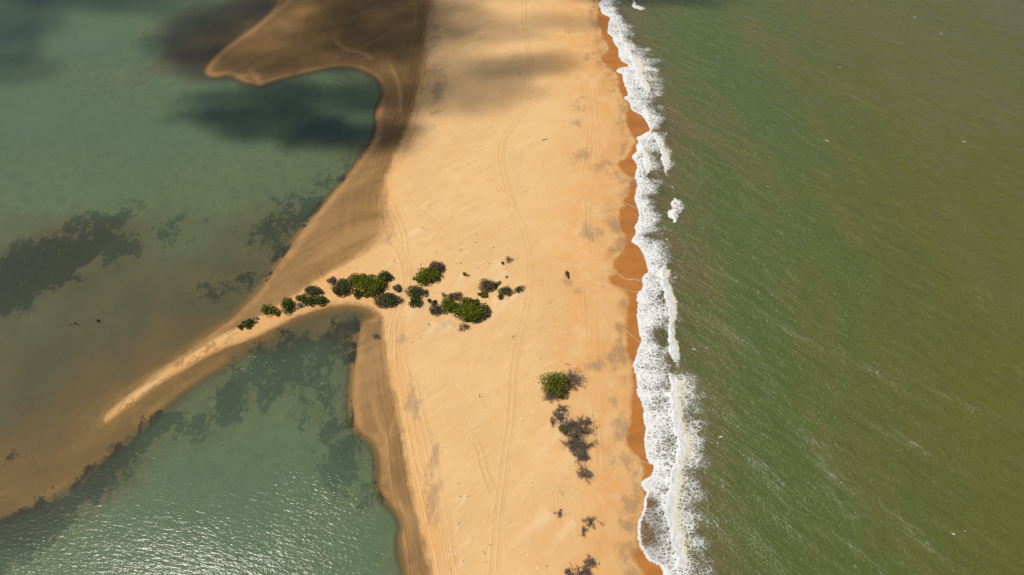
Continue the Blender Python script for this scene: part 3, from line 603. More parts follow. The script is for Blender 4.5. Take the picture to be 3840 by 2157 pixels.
for i, l in enumerate([[(1650,0),(1680,80),(1700,250),(1710,330)], [(1820,600),(1850,800),(1880,1000),(1830,1400)], [(1870,560),(1900,800),(1920,1000),(1945,1250)]]):
    T('wheel_track', GL(1280, 0, 2.009, l), 'faint straight wheel ruts along the upper beach', .7, seed=50 + i)
for i, l in enumerate([[(1895,0),(1920,200),(1940,450),(1950,640),(1985,900)], [(1935,0),(1945,200),(1950,300)]]):
    T('wheel_track', GL(1280, 1437, 2.009, l), 'faint straight wheel ruts along the upper beach', .7, seed=60 + i)

# ------------------------------------------------------------------ vegetation
def plain(name, c, rough=.9, var=.35, scale=3.0):
    t = NT(name); P = t.pos(); n = t.noise(P, scale, 4, .6)
    return t.done(t.princ(t.mix(t.step(n, .3, .7), tuple(v * (1 - var) for v in c), tuple(v * (1 + var) for v in c)), rough, None, .15))
def leaf_mat(name, c1, c2):
    t = NT(name); v = t.attr('tone'); n = t.noise(t.pos(), .7, 3, .6)
    c = t.mix(t.math('ADD', t.math('MULTIPLY', v, .75), t.math('MULTIPLY_ADD', n, .8, -.28), clamp=True), c1, c2)
    d = t.n('ShaderNodeBsdfDiffuse'); t.link(c, d.inputs[0])
    tl = t.n('ShaderNodeBsdfTranslucent'); t.link(c, tl.inputs[0])
    m = t.n('ShaderNodeMixShader'); m.inputs[0].default_value = .22; t.link(d.outputs[0], m.inputs[1]); t.link(tl.outputs[0], m.inputs[2])
    return t.done(m.outputs[0])
LEAF = {'green': leaf_mat('leaf_green', (.034, .052, .007), (.165, .178, .020)), 'dark': leaf_mat('leaf_dark', (.020, .036, .009), (.080, .104, .022)),
        'olive': leaf_mat('leaf_olive', (.032, .042, .017), (.105, .110, .048)), 'yellow': leaf_mat('leaf_yellow', (.055, .062, .006), (.165, .145, .014)),
        'grey': leaf_mat('leaf_grey', (.060, .050, .036), (.150, .125, .092)), 'brown': leaf_mat('leaf_brown', (.070, .050, .034), (.150, .108, .074))}
bark_mat = plain('bark', (.085, .062, .045)); twig_mat = plain('dead_twig', (.155, .118, .092)); grey_twig_mat = plain('grey_twig', (.150, .122, .098))
drift_mat = plain('driftwood', (.130, .095, .068)); pale_wood_mat = plain('bleached_wood', (.42, .38, .33)); rock_mat = plain('dark_scrap', (.085, .072, .060)); white_mat = plain('white_litter', (.62, .62, .60), .6, .1)

def tubes(name, paths, sides=4):               # paths: list of (points Nx3, radii N)
    V_, Q_ = [], []; base = 0
    ang = np.arange(sides) * 2 * math.pi / sides
    for pts, rad in paths:
        pts = np.asarray(pts, float); n = len(pts); tg = np.gradient(pts, axis=0); tg /= np.linalg.norm(tg, axis=1, keepdims=True) + 1e-9
        ref = np.where(np.abs(tg[:, 2:3]) > .9, [[1., 0, 0]], [[0, 0, 1.]]); a = np.cross(tg, ref); a /= np.linalg.norm(a, axis=1, keepdims=True) + 1e-9; b = np.cross(tg, a)
        r = np.asarray(rad, float)[:, None, None]
        ring = pts[:, None] + r * (np.cos(ang)[None, :, None] * a[:, None] + np.sin(ang)[None, :, None] * b[:, None])
        V_.append(ring.reshape(-1, 3)); i = np.arange(n - 1)[:, None] * sides; j = np.arange(sides)[None]; jn = (j + 1) % sides
        Q_.append(np.stack([base + i + j, base + i + jn, base + i + sides + jn, base + i + sides + j], -1).reshape(-1, 4)); base += n * sides
    return mesh_np(name, np.vstack(V_), np.vstack(Q_))

def branch_path(rng, p0, d, L, r0, n=5, wander=.35, droop=0.0, tip=.25):
    pts = [np.array(p0, float)]; d = np.array(d, float); d /= np.linalg.norm(d)
    for k in range(n):
        d = d + rng.normal(0, wander / math.sqrt(n), 3) + np.array([0, 0, -droop / n]); d /= np.linalg.norm(d); pts.append(pts[-1] + d * L / n)
    pts = np.array(pts); pts[:, 2] = np.maximum(pts[:, 2], .02)
    return pts, np.linspace(r0, r0 * tip, n + 1)

def leaf_cloud(rng, lobes, n, size):
    """leaf cards on and inside lumpy lobes; lobes rows = cx,cy,cz,rx,ry,rz"""
    lobes = np.array(lobes); area = lobes[:, 3] * lobes[:, 4]; idx = rng.choice(len(lobes), n, p=area / area.sum()); L = lobes[idx]
    d = rng.normal(size=(n, 3)); d[:, 2] = np.abs(d[:, 2]) * 1.1 - .28; d /= np.linalg.norm(d, axis=1, keepdims=True)
    # sub-clumps: gather leaves round clump directions so light and dark lumps show
    k = 26; cd = rng.normal(size=(len(lobes), k, 3)); cd[..., 2] = np.abs(cd[..., 2]) - .2; cd /= np.linalg.norm(cd, axis=2, keepdims=True)
    ci = rng.integers(0, k, n); g = cd[idx, ci]; mixv = rng.random((n, 1)) * .5 + .35; d = g * mixv + d * (1 - mixv) * .9; d /= np.linalg.norm(d, axis=1, keepdims=True)
    bulge = .74 + .38 * rng.random((len(lobes), k))[idx, ci]
    rr = bulge * (1 - .30 * rng.random(n) ** 2.2); rr *= 1 - .10 * (1 - np.sum(d * g, 1)) * 6 * .5
    c = L[:, :3] + d * L[:, 3:6] * rr[:, None]; c[:, 2] = np.maximum(c[:, 2], .05 + .1 * rng.random(n))
    nrm = d / L[:, 3:6]; nrm /= np.linalg.norm(nrm, axis=1, keepdims=True); nrm = nrm + rng.normal(0, .55, (n, 3)); nrm /= np.linalg.norm(nrm, axis=1, keepdims=True)
    t1 = np.cross(nrm, rng.normal(size=(n, 3))); t1 /= np.linalg.norm(t1, axis=1, keepdims=True) + 1e-9; t2 = np.cross(nrm, t1)
    s = size * (.6 + .8 * rng.random((n, 1))); w = s * .62
    v = np.stack([c - t1 * s, c - t2 * w, c + t1 * s, c + t2 * w], 1).reshape(-1, 3)
    tone = np.clip(.5 + .5 * rng.random((len(lobes), k))[idx, ci] - .25 + rng.normal(0, .16, n), 0, 1)
    return v, np.repeat(tone, 4)

def thing(name, label, cat, group, loc):
    o = link(name, None, None, None, label=label, category=cat)
    if group: o['group'] = group
    o.location = loc; return o

SHRUBS = 'shrubs on the spit'
def shrub(px, py, rx, ry, tone, label, dead=0.0, seed=0, hk=.75, rot=0.0, sparse=1.0, name='shrub', group=SHRUBS, deadtone='grey', deadside=None):
    """px,py,rx,ry: photo pixels of the crown's outline"""
    rng = np.random.default_rng(1000 + seed); m = MPP(py); RX, RY = rx * m * 1.14, ry * m * 1.16
    h = min(4.2, hk * (min(RX, RY) * 1.25 + .35)); x, y, z = GZ(px, py, h * .40)
    root = thing(name, label, 'shrub', group, (x, y, z - .05)); root.rotation_euler = (0, 0, math.radians(rot))
    nl = int(np.clip(RX * RY * 1.1, 4, 16)); lobes = []
    for i in range(nl):
        a = i * 2.399 + rng.random() * .6; q = math.sqrt((i + .35) / nl) * .72; s = .40 + .22 * rng.random()
        cz = h * (.28 + .22 * (1 - q)) ; lobes.append((math.cos(a) * q * RX, math.sin(a) * q * RY, cz * .9, RX * s, RY * s, h * (.50 + .18 * rng.random()) * (1.06 - .42 * q)))
    # stems from one base
    paths = []
    for i, l in enumerate(lobes):
        p0 = np.array([rng.normal(0, .12), rng.normal(0, .12), 0]); tgt = np.array(l[:3]) + [0, 0, l[5] * .4]; d = tgt - p0; Lb = np.linalg.norm(d)
        pts = p0 + np.linspace(0, 1, 5)[:, None] * d; pts[1:-1] += rng.normal(0, .05 * Lb, (3, 3)); pts[:, 2] = np.maximum(pts[:, 2], .02)
        paths.append((pts, np.linspace(.035 * h + .03, .015, 5)))
        for k in range(3):
            paths.append(branch_path(rng, pts[2 + k % 3], [rng.normal(), rng.normal(), .5], Lb * .45, .02 + .01 * h, 4))
    link('trunk', tubes('trunk', paths), bark_mat, root)
    if tone:
        n = int(np.clip(RX * RY * 150 * sparse, 120, 7000)); v, tn = leaf_cloud(rng, lobes, n, .17 + .012 * (RX + RY))
        me = mesh_np('crown', v, np.arange(len(v)).reshape(-1, 4), {'tone': tn}, False); link('crown', me, LEAF[tone], root)
    if dead:
        tw = []; n = int(np.clip(dead * RX * RY * 34, 60, 900))
        for i in range(n):
            a = rng.random() * 6.283
            if deadside is not None: a = math.radians(deadside) + rng.normal(0, .75)
            q = math.sqrt(rng.random()) * .8; p0 = np.array([math.cos(a) * q * RX, math.sin(a) * q * RY, h * (.25 + .4 * (1 - q)) * rng.random()])
            d = [math.cos(a) * (.5 + q) + rng.normal(0, .4), math.sin(a) * (.5 + q) + rng.normal(0, .4), .5 + .5 * rng.random()]
            tw.append(branch_path(rng, p0, d, (.35 + .35 * rng.random()) * (.5 * min(RX, RY) + .5), .030, 4, .6))
        link('dead_twigs', tubes('dead_twigs', tw, 3), grey_twig_mat if deadtone == 'grey' else twig_mat, root, kind='stuff')
    return root

def dead_shrub(px, py, rx, ry, label, seed=0, density=1.0, pale=False, name='dead_shrub', leaf=None, group='bare dead shrubs on the sand', hk=.7, litter=.35):
    rng = np.random.default_rng(3000 + seed); m = MPP(py); RX, RY = rx * m * 1.5, ry * m * 1.5
    h = min(2.6, hk * (min(RX, RY) + .3)); x, y, z = GZ(px, py, h * .35)
    root = thing(name, label, 'shrub', group, (x, y, z - .03))
    limbs, twigs = [], []; nb = int(5 + 2.2 * (RX + RY))
    for i in range(nb):
        a = rng.random() * 6.283; q = math.sqrt(rng.random()) * .45; p0 = (math.cos(a) * q * RX, math.sin(a) * q * RY, 0)
        b = rng.random() * 6.283; pts, rad = branch_path(rng, p0, [math.cos(b) * RX, math.sin(b) * RY, h * .8], .62 * (RX + RY) * .5 * (.6 + .6 * rng.random()), .055 + .012 * (RX + RY) * .5, 6, .75)
        limbs.append((pts, rad))
        for k in range(int(9 * density)):
            j = rng.integers(1, 7); d = [rng.normal(), rng.normal(), .35 + .4 * rng.random()]; L = (.25 + .35 * rng.random()) * (.30 * (RX + RY) + .4)
            tp, tr = branch_path(rng, pts[j], d, L, .036, 4, .8); twigs.append((tp, tr))
            for k2 in range(2):
                twigs.append(branch_path(rng, tp[2 + k2], [rng.normal(), rng.normal(), .25 + .3 * rng.random()], L * .55, .026, 3, .8))
    link('limbs', tubes('limbs', limbs, 4), grey_twig_mat if pale else twig_mat, root)
    link('twigs', tubes('twigs', twigs, 3), grey_twig_mat if pale else twig_mat, root, kind='stuff')
    if leaf:
        lobes = [(rng.normal(0, .4) * RX, rng.normal(0, .4) * RY, h * .4, RX * .4, RY * .4, h * .45) for _ in range(4)]
        v, tn = leaf_cloud(rng, lobes, int(np.clip(RX * RY * 45, 40, 1500)), .16); link('crown', mesh_np('crown', v, np.arange(len(v)).reshape(-1, 4), {'tone': tn}, False), LEAF[leaf], root)
    return root

def A_(x, y, rx, ry): return 850 + x / 3.963, 950 + y / 3.963, rx / 3.963, ry / 3.963
def B_(x, y, rx, ry): return 1480 + x / 3.963, 940 + y / 3.963, rx / 3.963, ry / 3.963
def C_(x, y, rx, ry, k=1.0): return 1950 + x / 2.894, 1330 + y / 2.894, k * rx / 2.894, k * ry / 2.894
def D_(x, y, rx, ry): return 1950 + x / 4.425, 1830 + y / 4.425, rx / 4.425, ry / 4.425
row = 'row of shrubs along the narrow spit'; th = 'thicket beside the lagoon track'; big = 'large thicket on the sand'
shrub(*A_(197,1095,52,42), 'dark', 'smallest round dark shrub at the tip of the spit row', seed=1, group=row, hk=1.0)
shrub(*A_(305,1053,95,68), 'dark', 'round dark green shrub second from the tip of the spit row', seed=2, group=row, hk=.9)
dead_shrub(*A_(420,985,72,48), 'bare grey bush behind the round dark shrub on the spit', 3, 1.3, True, group=row)
shrub(*A_(630,850,112,92), 'green', 'sprawling open green shrub on the spit between round and dense shrubs', .3, 4, group=row, sparse=.75)
shrub(*A_(750,905,45,36), 'dark', 'small dark shrub at the foot of the sprawling green shrub', seed=5, group=row)
shrub(*A_(905,770,102,110), 'dark', 'dense dark green shrub in the middle of the spit row', seed=6, group=row)
dead_shrub(*A_(1080,775,88,50), 'pale leafless bush between two dark shrubs of the spit row', 7, 1.2, True, group=row)
shrub(*A_(1110,665,82,62), 'olive', 'low olive shrub behind the pale leafless bush', .3, 8, group=row)
shrub(*A_(1270,560,125,80), 'olive', 'broad olive shrub at the top of the spit row', .25, 9, group=row)
shrub(*A_(1235,700,82,88), 'dark', 'dark green shrub below the broad olive one', seed=10, group=row)
shrub(*A_(1380,690,100,80), 'dark', 'dark green shrub where the spit row meets the wheel ruts', .2, 11, group=row)
shrub(*A_(1560,410,70,58), 'grey', 'grey half dead shrub at the corner of the track thicket', .8, 12, group=th)
shrub(*A_(1715,500,135,125), 'olive', 'large dull olive shrub in the track thicket', .3, 13, group=th)
shrub(*A_(1635,565,60,56), 'yellow', 'yellowish green shrub under the large dull olive one', seed=14, group=th)
shrub(*A_(1960,395,130,105), 'green', 'bright green shrub at the upper edge of the track thicket', seed=15, group=th)
shrub(*A_(2140,470,190,148), 'green', 'largest bright green shrub of the track thicket', seed=16, group=th)
shrub(*A_(2340,345,112,88), 'olive', 'greyish shrub at the top end of the track thicket', .9, 17, group=th)
shrub(*A_(1925,590,66,72), 'dark', 'small very dark shrub at the front of the track thicket', seed=18, group=th, hk=1.1)
shrub(*A_(2060,600,125,58), 'yellow', 'yellow green low shrub at the front of the track thicket', seed=19, group=th)
shrub(*A_(2250,520,92,80), 'olive', 'dull shrub at the sandy end of the track thicket', .6, 20, group=th)
shrub(*A_(2385,690,170,108), 'olive', 'domed shrub with grey twigs on top beside the main track', 1.3, 21, hk=.85, deadside=100)
shrub(*A_(2530,520,72,62), 'grey', 'small grey shrub touching the main wheel track', .8, 22)
shrub(*B_(620,255,112,98), 'brown', 'brown dead dome leaning on the bright green teardrop shrub', 1.5, 23, deadtone='brown')
shrub(*B_(490,365,170,125), 'green', 'bright green teardrop shrub standing alone right of the main track', seed=24)
shrub(*B_(350,425,95,48), 'green', 'low green skirt at the pointed end of the teardrop shrub', seed=25, hk=.6)
shrub(*B_(290,620,112,125), 'olive', 'open straggly olive shrub right of the main track bend', .6, 26, sparse=.6)
shrub(*B_(330,760,98,78), 'dark', 'dark green front part of the straggly shrub by the track bend', .1, 27)
shrub(*B_(440,630,62,58), 'grey', 'grey bush at the side of the straggly olive shrub', .9, 28, sparse=.6)
shrub(*B_(505,745,32,32), 'olive', 'tiny round shrub left of the large thicket', seed=29)
shrub(*B_(610,875,92,92), 'grey', 'grey dead dome at the west end of the large thicket', 1.4, 30, group=big, sparse=.7)
shrub(*B_(575,775,52,48), 'olive', 'small olive shrub above the grey dead dome', .3, 31, group=big)
dead_shrub(*B_(740,660,55,38), 'small leafless bush behind the large thicket', 32, 1.2, True, group=big)
shrub(*B_(905,675,104,72), 'brown', 'brown leafless dome at the back of the large thicket', 1.5, 33, group=big, sparse=.5, deadtone='brown')
shrub(*B_(790,800,98,118), 'green', 'deep green shrub at the west side of the large thicket', seed=34, group=big)
shrub(*B_(890,860,95,85), 'dark', 'dark shrub in the centre of the large thicket', seed=35, group=big)
shrub(*B_(1080,765,125,75), 'green', 'green shrub at the top of the large thicket', .1, 36, group=big)
shrub(*B_(1205,765,68,52), 'dark', 'small dark shrub at the upper right of the large thicket', seed=37, group=big)
shrub(*B_(1130,905,215,135), 'green', 'biggest and densest green shrub of the large thicket', seed=38, group=big)
shrub(*B_(1170,1020,140,52), 'dark', 'dark low front of the large thicket', seed=39, group=big)
shrub(*B_(1330,890,92,120), 'brown', 'brown twiggy shrub at the east end of the large thicket', 1.6, 40, group=big, sparse=.6, deadtone='brown')
dead_shrub(*B_(1040,1130,85,60), 'fallen dark leafless bush in front of the large thicket', 41, 1.6, group=big)
shrub(*B_(1355,515,108,110), 'brown', 'round brown twiggy shrub above the large thicket', 1.7, 42, sparse=.45, deadtone='brown')
shrub(*B_(1315,650,98,42), 'green', 'low green growth at the foot of the round brown shrub', seed=43)
shrub(*B_(1500,520,34,92), 'green', 'narrow green strip of shrub right of the round brown shrub', seed=44, rot=-33)
shrub(*B_(1650,600,102,78), 'olive', 'mixed green and grey shrub near the middle wheel track', 1.1, 45, sparse=.6, deadtone='brown')
shrub(*B_(1570,680,46,42), 'dark', 'small dark shrub at the foot of the mixed shrub', .2, 46)
shrub(*B_(1830,580,45,50), 'olive', 'small green shrub closest to the middle wheel track', .6, 47)
dead_shrub(*B_(1875,560,42,75), 'curved row of dead twigs closest to the middle wheel track', 48, .8)
shrub(*B_(1603,183,24,20), 'green', 'tiny bright green tuft beside sparse dead twigs', seed=49)
dead_shrub(*B_(1695,130,72,55), 'sparse pale dead bush above the tiny bright green tuft', 50, .8, True)
shrub(*B_(1030,345,34,26), 'green', 'tiny green tuft alone between the two green thickets', seed=51)
dead_shrub(*B_(1085,360,35,40), 'few pale dead twigs beside the lone tiny green tuft', 52, .5, True)
dead_shrub(*B_(1665,390,22,25), 'little brown twig ball above the mixed shrub', 53, .8)
shrub(1280 + 1699 / 2.009, 720 + 620 / 2.009, 8, 15, 'brown', 'small dark brown upright shrub alone on the beach side', .8, 54, hk=1.2)
shrub(*C_(380,320,140,128), 'green', 'bright green shrub edged with brown twigs on the beach side', 1.2, 55, sparse=.55, deadtone='brown', deadside=-60)
dead_shrub(*C_(570,260,105,125), 'brown dead twigs on the sea side of the beach shrub', 56, 1.6)
dead_shrub(*C_(360,450,120,45), 'low brown dead twigs at the foot of the beach shrub', 57, 1.3)
dbe = 'string of dead shrubs down the beach side'
dead_shrub(*C_(450,590,52,42,1.22), 'topmost bush in the string of dead beach shrubs', 58, 1.5, group=dbe)
dead_shrub(*C_(430,665,62,52,1.22), 'second bush from the top in the string of dead beach shrubs', 59, 1.6, group=dbe)
dead_shrub(*C_(350,715,35,35), 'little outlying bush west of the dead beach shrubs', 60, .9, leaf='olive', group=dbe)
dead_shrub(*C_(550,790,125,95,1.22), 'broad dead bush behind the green patch of the beach string', 61, 1.5, group=dbe)
shrub(*C_(465,815,48,55), 'green', 'only bright green patch amid the dead beach shrubs', .3, 62, group=dbe)
dead_shrub(*C_(690,800,82,98,1.22), 'dark dead bush on the sea side of the beach string', 63, 1.7, group=dbe)
dead_shrub(*C_(740,720,40,40), 'small dead bush set apart towards the sea', 64, 1.7, group=dbe)
shrub(*C_(605,890,38,32), 'olive', 'small dull green patch low in the dead beach shrubs', .8, 65, group=dbe)
dead_shrub(*C_(640,985,132,95,1.22), 'widest dark dead bush of the beach string', 66, 1.9, group=dbe)
dead_shrub(*C_(665,1100,92,52,1.22), 'thin dead bush below the widest one', 67, .9, group=dbe)
dead_shrub(*C_(705,1275,86,75,1.22), 'lowest bush in the string of dead beach shrubs', 68, 1.0, group=dbe)
dead_shrub(*D_(645,420,60,60), 'small half buried dead bush at the lower beach', 69, 1.0)
dead_shrub(*D_(1150,570,88,98), 'dark dead bush with a trail of driftwood beside it', 70, 1.0)
dead_shrub(*D_(1060,690,70,60), 'small dead bush just below the one with driftwood', 71, .7)
dead_shrub(*D_(1045,770,55,45), 'few dead twigs beneath the small dead bush', 72, .5)
dead_shrub(*D_(1150,1230,125,100), 'dead bush at the top of the bottom edge group', 73, 1.2)
dead_shrub(*D_(1090,1390,190,85), 'wide dead bush cut by the bottom edge', 74, 1.4)
dead_shrub(*D_(830,1420,110,75), 'dead bush cut by the bottom edge, on its inland side', 75, 1.3)
dead_shrub(1280 + 275 / 2.009, 720 + 1085 / 2.009, 19, 12, 'leafless bush on brown sand between lagoon and main track', 76, .9)
shrub(368, 1204, 5.5, 5, 'dark', 'tiny dark round bush alone in the lagoon shallows', seed=77, hk=1.3, group='things in the shallows')

# ------------------------------------------------------------------ driftwood, posts, scraps
def driftwood(px, py, L, ang, label, seed=0, mat=None, cat='driftwood', group='driftwood on the sand', forks=1, r=.09, lift=.05):
    rng = np.random.default_rng(7000 + seed); x, y, z = GZ(px, py); o = thing('driftwood', label, cat, group, (x, y, max(z, -.05) - .02)); a = math.radians(ang)
    d = np.array([math.cos(a), math.sin(a), .05]); p, rad = branch_path(rng, -d * L / 2 + [0, 0, lift + .04], d, L, r, 6, .35, 0, .4)
    link('log', tubes('log', [(p, rad)], 6), mat or drift_mat, o); fk = []
    for k in range(forks):
        j = rng.integers(1, 6); b = a + rng.choice([-1, 1]) * (.5 + .6 * rng.random()); fk.append(branch_path(rng, p[j], [math.cos(b), math.sin(b), .25 + .3 * rng.random()], L * .4, r * .6, 4, .5))
    for b in fk: link('branch', tubes('branch', [b], 5), mat or drift_mat, o)
    return o
driftwood(1280 + 1535 / 2.009, 1055 / 2.009, 2.6, 15, 'forked dark log lying alone high on the open sand', 1, forks=2, r=.14)
driftwood(1950 + 1300 / 4.425, 1830 + 560 / 4.425, 2.6, -50, 'crooked driftwood branch beside the dark dead bush', 2, forks=3)
driftwood(1950 + 1390 / 4.425, 1830 + 605 / 4.425, 1.3, 60, 'small bent driftwood piece nearest the wet sand', 3)
driftwood(1950 + 505 / 4.425, 1830 + 45 / 4.425, 2.2, -45, 'twisted bleached white branch on the lower sand', 4, pale_wood_mat)
driftwood(1950 + 515 / 2.894, 1330 + 110 / 2.894, 2.2, -28, 'dark bent branch at the top of the beach shrub', 5)
driftwood(1950 + 535 / 2.894, 1330 + 570 / 2.894, 1.6, -40, 'curled branch above the dead beach shrubs', 6, forks=2)
driftwood(280, 1218, 2.4, -48, 'dark snag of driftwood poking out of the lagoon shallows', 7, rock_mat, forks=2, r=.2, group='things in the shallows', lift=.15)
driftwood(268, 1222, 1.0, 20, 'small dark stump beside the snag in the shallows', 8, rock_mat, forks=1, r=.18, group='things in the shallows', lift=.15)
driftwood(1950 + 865 / 4.425, 1830 + 1290 / 4.425, 2.4, -60, 'dark hooked branch above the bottom edge bushes', 9, forks=2)
rs = random.Random(5)
scraps = [(1280 + x / 2.009, 720 + y / 2.009) for x, y in [(610,270),(660,285),(635,250),(835,185),(1020,320),(905,390),(1018,380),(1145,420),(905,438),(975,452),(720,460),(545,440),(395,520),(60,570),(115,570),(870,540),(900,535),(1100,525),(1030,572),(1325,503),(890,605),(1577,832),(1405,863),(598,1098),(535,1135),(1297,1090),(1130,1255),(1500,1250),(640,515),(600,545),(1115,540),(1245,570)]]
scraps += [(1280 + x / 2.009, y / 2.009) for x, y in [(1018,315),(1050,285),(1030,225),(1415,1027),(1520,1250),(1385,1443),(1415,1115),(1477,265),(1345,555),(965,585),(905,475),(1100,153),(1060,10)]]
scraps += [(1280 + x / 2.009, 1437 + y / 2.009) for x, y in [(950,855),(890,855),(885,755),(885,1060),(985,1165),(815,1275),(1080,1275),(925,1340),(1090,1352),(1120,1220),(1440,750),(1935,1195),(1550,1378)]]
ORD = 'first second third fourth fifth sixth seventh eighth ninth tenth eleventh twelfth thirteenth fourteenth fifteenth sixteenth seventeenth eighteenth nineteenth twentieth'.split()
ZONES = [(480, 'on the far shaded sand'), (830, 'on open sand well above the shrubs'), (930, 'just above the shrubs'), (1100, 'between the shrubs'), (1500, 'on sand below the large thicket'), (3000, 'on the lowest sand')]
zone = [next(w for lim, w in ZONES if py < lim) for px, py in scraps]
rank = [sorted(q for q, z2 in zip(scraps, zone) if z2 == z1).index(p) for p, z1 in zip(scraps, zone)]
for i, (px, py) in enumerate(scraps):
    driftwood(px, py, .45 + .8 * rs.random() ** 2, rs.choice([20, 35, 50, -30, 80]) + rs.uniform(-15, 15), '%s from the left of the small driftwood scraps %s' % (ORD[rank[i]], zone[i]), 100 + i, rs.choice([drift_mat, rock_mat, drift_mat]), group='driftwood scraps scattered on the sand', forks=rs.choice([1, 1, 2]), r=.05 + .05 * rs.random())
def litter(px, py, seed, label):
    rng = np.random.default_rng(seed); x, y, z = GZ(px, py); import bmesh
    bm = bmesh.new(); bmesh.ops.create_icosphere(bm, subdivisions=2, radius=.19)
    for v in bm.verts: v.co = Vector((v.co.x * 1.3, v.co.y * .8, v.co.z * .55)) * (1 + rng.normal(0, .13))
    me = bpy.data.meshes.new('litter'); bm.to_mesh(me); bm.free()
    o = link('litter_scrap', me, white_mat, None, label=label, category='litter', group='white scraps on the sand'); o.location = (x, y, z + .1); o.rotation_euler = (0, 0, rng.random() * 6)
specks = [(ox + x / q, oy + y / q) for ox, oy, q, x, y in [(1280,1437,2.009,1090,73),(1280,1437,2.009,790,525),(1280,1437,2.009,855,1285),(1280,1437,2.009,1405,1297),(1280,1437,2.009,1475,1395),(1280,720,2.009,1090,1268),(1280,1437,2.009,1357,270),(1280,0,2.009,1325,1100),(1280,0,2.009,1017,1130)]]
specks.sort()
for i, (px, py) in enumerate(specks):
    litter(px, py, i, '%s from the left of the crumpled white scraps on dry sand' % ORD[i])
def post(px, py, label):
    x, y, z = GZ(px, py); o = thing('wooden_post', label, 'post', 'lone upright posts', (x, y, z - .1)); rng = np.random.default_rng(int(px))
    pts = np.array([[0, 0, 0], [.01, 0, .6], [.03, .01, 1.2], [.02, 0, 1.7]]); link('pole', tubes('pole', [(pts, [.11, .10, .09, .085])], 8), bark_mat, o)
    link('cap', tubes('cap', [(np.array([[.02, 0, 1.69], [.02, 0, 1.72], [.02, 0, 1.74]]), [.085, .07, .002])], 8), drift_mat, o)
post(1480 + 508 / 3.963, 940 + 1108 / 3.963, 'thin upright post standing below the large thicket')
post(1280 + 1042 / 2.009, 1437 + 103 / 2.009, 'thin upright post alone on open sand far below the thickets')

# ------------------------------------------------------------------ thin swash lines left on the wet sand
def swash(line, w, label):
    p = np.array(smooth(line, it=2)); seg = np.r_[0, np.cumsum(np.hypot(*np.diff(p, axis=0).T))]; s = np.arange(0, seg[-1], .3)
    c = np.stack([np.interp(s, seg, p[:, 0]), np.interp(s, seg, p[:, 1])], 1); tg = np.gradient(c, axis=0); tg /= np.linalg.norm(tg, axis=1, keepdims=True); nr = np.stack([-tg[:, 1], tg[:, 0]], 1)
    offs = np.linspace(-1, 1, 7); wv = .6 * w * sstep(0, 3, s) * (.6 + .5 * (vnoise(s, s * 0, 2.5, 5, 2) + .5)); vx = c[:, :1] + nr[:, :1] * offs * wv[:, None]; vy = c[:, 1:] + nr[:, 1:] * offs * wv[:, None]
    vz = np.maximum(sample(Z, vx, vy), 0) + .03; f = np.broadcast_to(np.exp(-(offs / .55) ** 2), vx.shape) * (.35 + .75 * (vnoise(s, s * 0, 4, 6, 3) + .5))[:, None]
    link('swash_line', grid_mesh('swash_line', vx, vy, vz, {'foam': f, 'sandy': f * 0 + .2, 'thin': f * 0 + .5}), foam_mat, kind='stuff', label=label)
swash(C(*C3, [(455,330),(490,390),(540,425),(600,442),(660,428),(720,440),(760,470)], .2), .45, 'thin curving line of swash foam on wet sand')
swash(C(*C3, [(470,480),(520,530),(600,555),(680,565),(730,550)], .2), .35, 'lower rim of the small swash tongue on wet sand')
swash(C(*C3, [(560,975),(620,1030),(680,1080),(740,1125)], .2), .4, 'straight thin line of swash foam on wet sand')
swash(C(*C2, [(480,535),(540,580),(600,615),(660,635),(690,650)], .2), .4, 'thin slanting line of swash foam by the dark wet hollow')
swash(C(*C2, [(520,890),(580,915),(640,940),(700,965)], .2), .35, 'upper thin line of swash foam at a wet cusp')
swash(C(*C4, [(425,930),(460,975),(500,1000),(530,1035),(555,1068),(600,1095),(650,1115),(715,1132)], .2), .55, 'bright swash rim curling round the glossy wet hollow')
swash(C(*C2, [(615,985),(650,1020),(690,1045),(705,1070)], .2), .3, 'lower thin line of swash foam at a wet cusp')

# ------------------------------------------------------------------ small foam flecks and painted sun glints out at sea
fl = [(3100,528,20,-30),(3615,532,16,-25),(3290,1396,8,-60),(2650,1305,10,-10),(2600,1310,22,-8),(2880,700,10,-30),(3250,25,10,-30),(3530,127,10,-10),(3150,253,10,-10),(3575,2003,18,-20),(3620,1992,8,-10),(2700,1640,22,20),(2690,1660,12,40),(3430,66,12,-20),(2865,1740,60,-48),(2930,1810,50,-55),(3080,1650,50,-35),(3140,1800,70,-45),(3420,1660,60,-38),(2690,1970,50,-62),(3480,2040,40,-40)]
vv, qq, ff = [], [], []; b0 = 0; rng = np.random.default_rng(8)
for px, py, L, a in fl:
    gx, gy = G(px, py); Lm = L * MPP(py); ca, sa = math.cos(math.radians(a)), math.sin(math.radians(a)); n = 12; W = .18 + .07 * Lm
    faint = .75 if L < 30 else .34  # the long faint ones are sun glints drawn as pale slivers
    for i in range(n + 1):
        u = (i / n - .5) * Lm; k = 1 - (2 * i / n - 1) ** 2
        for s in (-1, 0, 1):
            w = s * W * (.25 + .6 * k) + rng.normal(0, .10 * W); vv.append((gx + ca * u - sa * w, gy + sa * u + ca * w, .03 + .08 * k * (s == 0))); ff.append(faint * (k ** .5) * (1 if s == 0 else .25))
    for i in range(n):
        for s in range(2):
            p0 = b0 + i * 3 + s; qq.append((p0, p0 + 3, p0 + 4, p0 + 1))
    b0 += (n + 1) * 3
ff = np.array(ff); link('foam_glint_flecks', mesh_np('foam_glint_flecks', np.array(vv), np.array(qq), {'foam': ff, 'sandy': ff * 0, 'thin': (ff < .5) * .6}), foam_mat, kind='stuff', label='scattered flecks of foam and painted glint on open water')

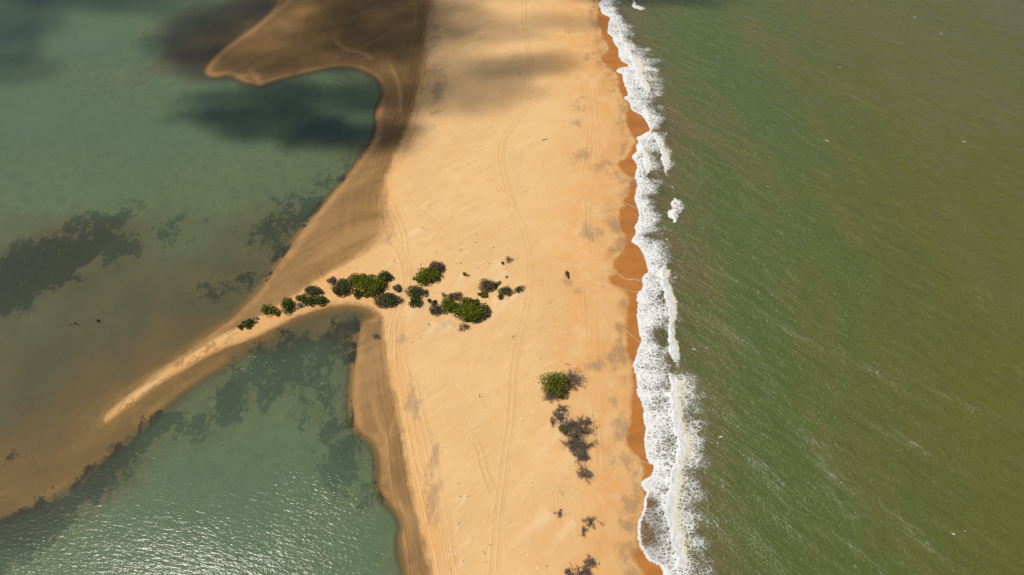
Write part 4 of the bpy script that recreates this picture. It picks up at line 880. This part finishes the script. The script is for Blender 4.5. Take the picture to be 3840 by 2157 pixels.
# ------------------------------------------------------------------ clouds overhead, out of the picture; they shade the far end of the spit
cm = bpy.data.materials.new('cloud_vapour'); cm.use_nodes = True; cm.node_tree.nodes.clear()
co = cm.node_tree.nodes.new('ShaderNodeOutputMaterial'); pv = cm.node_tree.nodes.new('ShaderNodeVolumePrincipled'); pv.inputs['Color'].default_value = (.95, .95, .95, 1); pv.inputs['Density'].default_value = .024
cm.node_tree.links.new(pv.outputs[0], co.inputs['Volume'])
import bmesh
def cloud(px, py, rx, ry, th, rot=0, seed=0, hz=560):
    gx, gy = G(px, py, .5); k = hz / SUN.z; bm = bmesh.new(); bmesh.ops.create_icosphere(bm, subdivisions=5, radius=1)
    co_ = np.array([v.co[:] for v in bm.verts]); n = vnoise(co_[:, 0] * 1.7 + co_[:, 2] * 1.3 + 40 + seed * 7, co_[:, 1] * 1.7 - co_[:, 2] * .9 + 40, .55, 90 + seed, 4, .55)
    c, s = math.cos(math.radians(rot)), math.sin(math.radians(rot))
    for v, q, d in zip(bm.verts, co_, n):
        r = 1 + d * 1.1; X_, Y_ = q[0] * rx * r, q[1] * ry * r; v.co = (X_ * c - Y_ * s, X_ * s + Y_ * c, q[2] * th * .5 * r)
    me = bpy.data.meshes.new('cloud'); bm.to_mesh(me); bm.free()
    me.update(); o = link('cloud', me, cm, kind='structure', label='cumulus cloud drifting overhead, above the picture'); o.location = (gx + SUN.x * k, gy + SUN.y * k, hz)
S = 3840 / 2576
for i, (px, py, rx, ry, th, rot) in enumerate([(860,105,34,26,56,10),(960,60,36,34,50,0),(475,100,20,20,40,0),(640,60,26,16,26,20),(1060,150,26,34,22,0),(560,30,30,10,40,15),
        (700,310,28,13,85,-8),(880,340,24,12,85,-5),(620,250,34,12,45,15),(820,240,36,14,50,0),(1180,240,30,16,36,5),(1330,165,26,10,36,10),(1120,50,30,14,34,5),(1240,90,26,8,20,0),(20,70,22,34,40,0),(40,170,24,12,22,0),(1000,230,24,16,28,0),(1560,-10,60,8,40,-5),(920,-60,80,40,70,0),(300,-90,120,40,60,0),(600,140,30,18,34,10),(690,160,26,14,30,-10),(1230,180,40,12,12,5),(1130,120,26,30,9,0),(1010,330,12,18,26,0),(1400,60,30,8,18,0)]):
    cloud(px * S, py * S, rx, ry, th, rot, i, 780 + 17 * (i % 5))
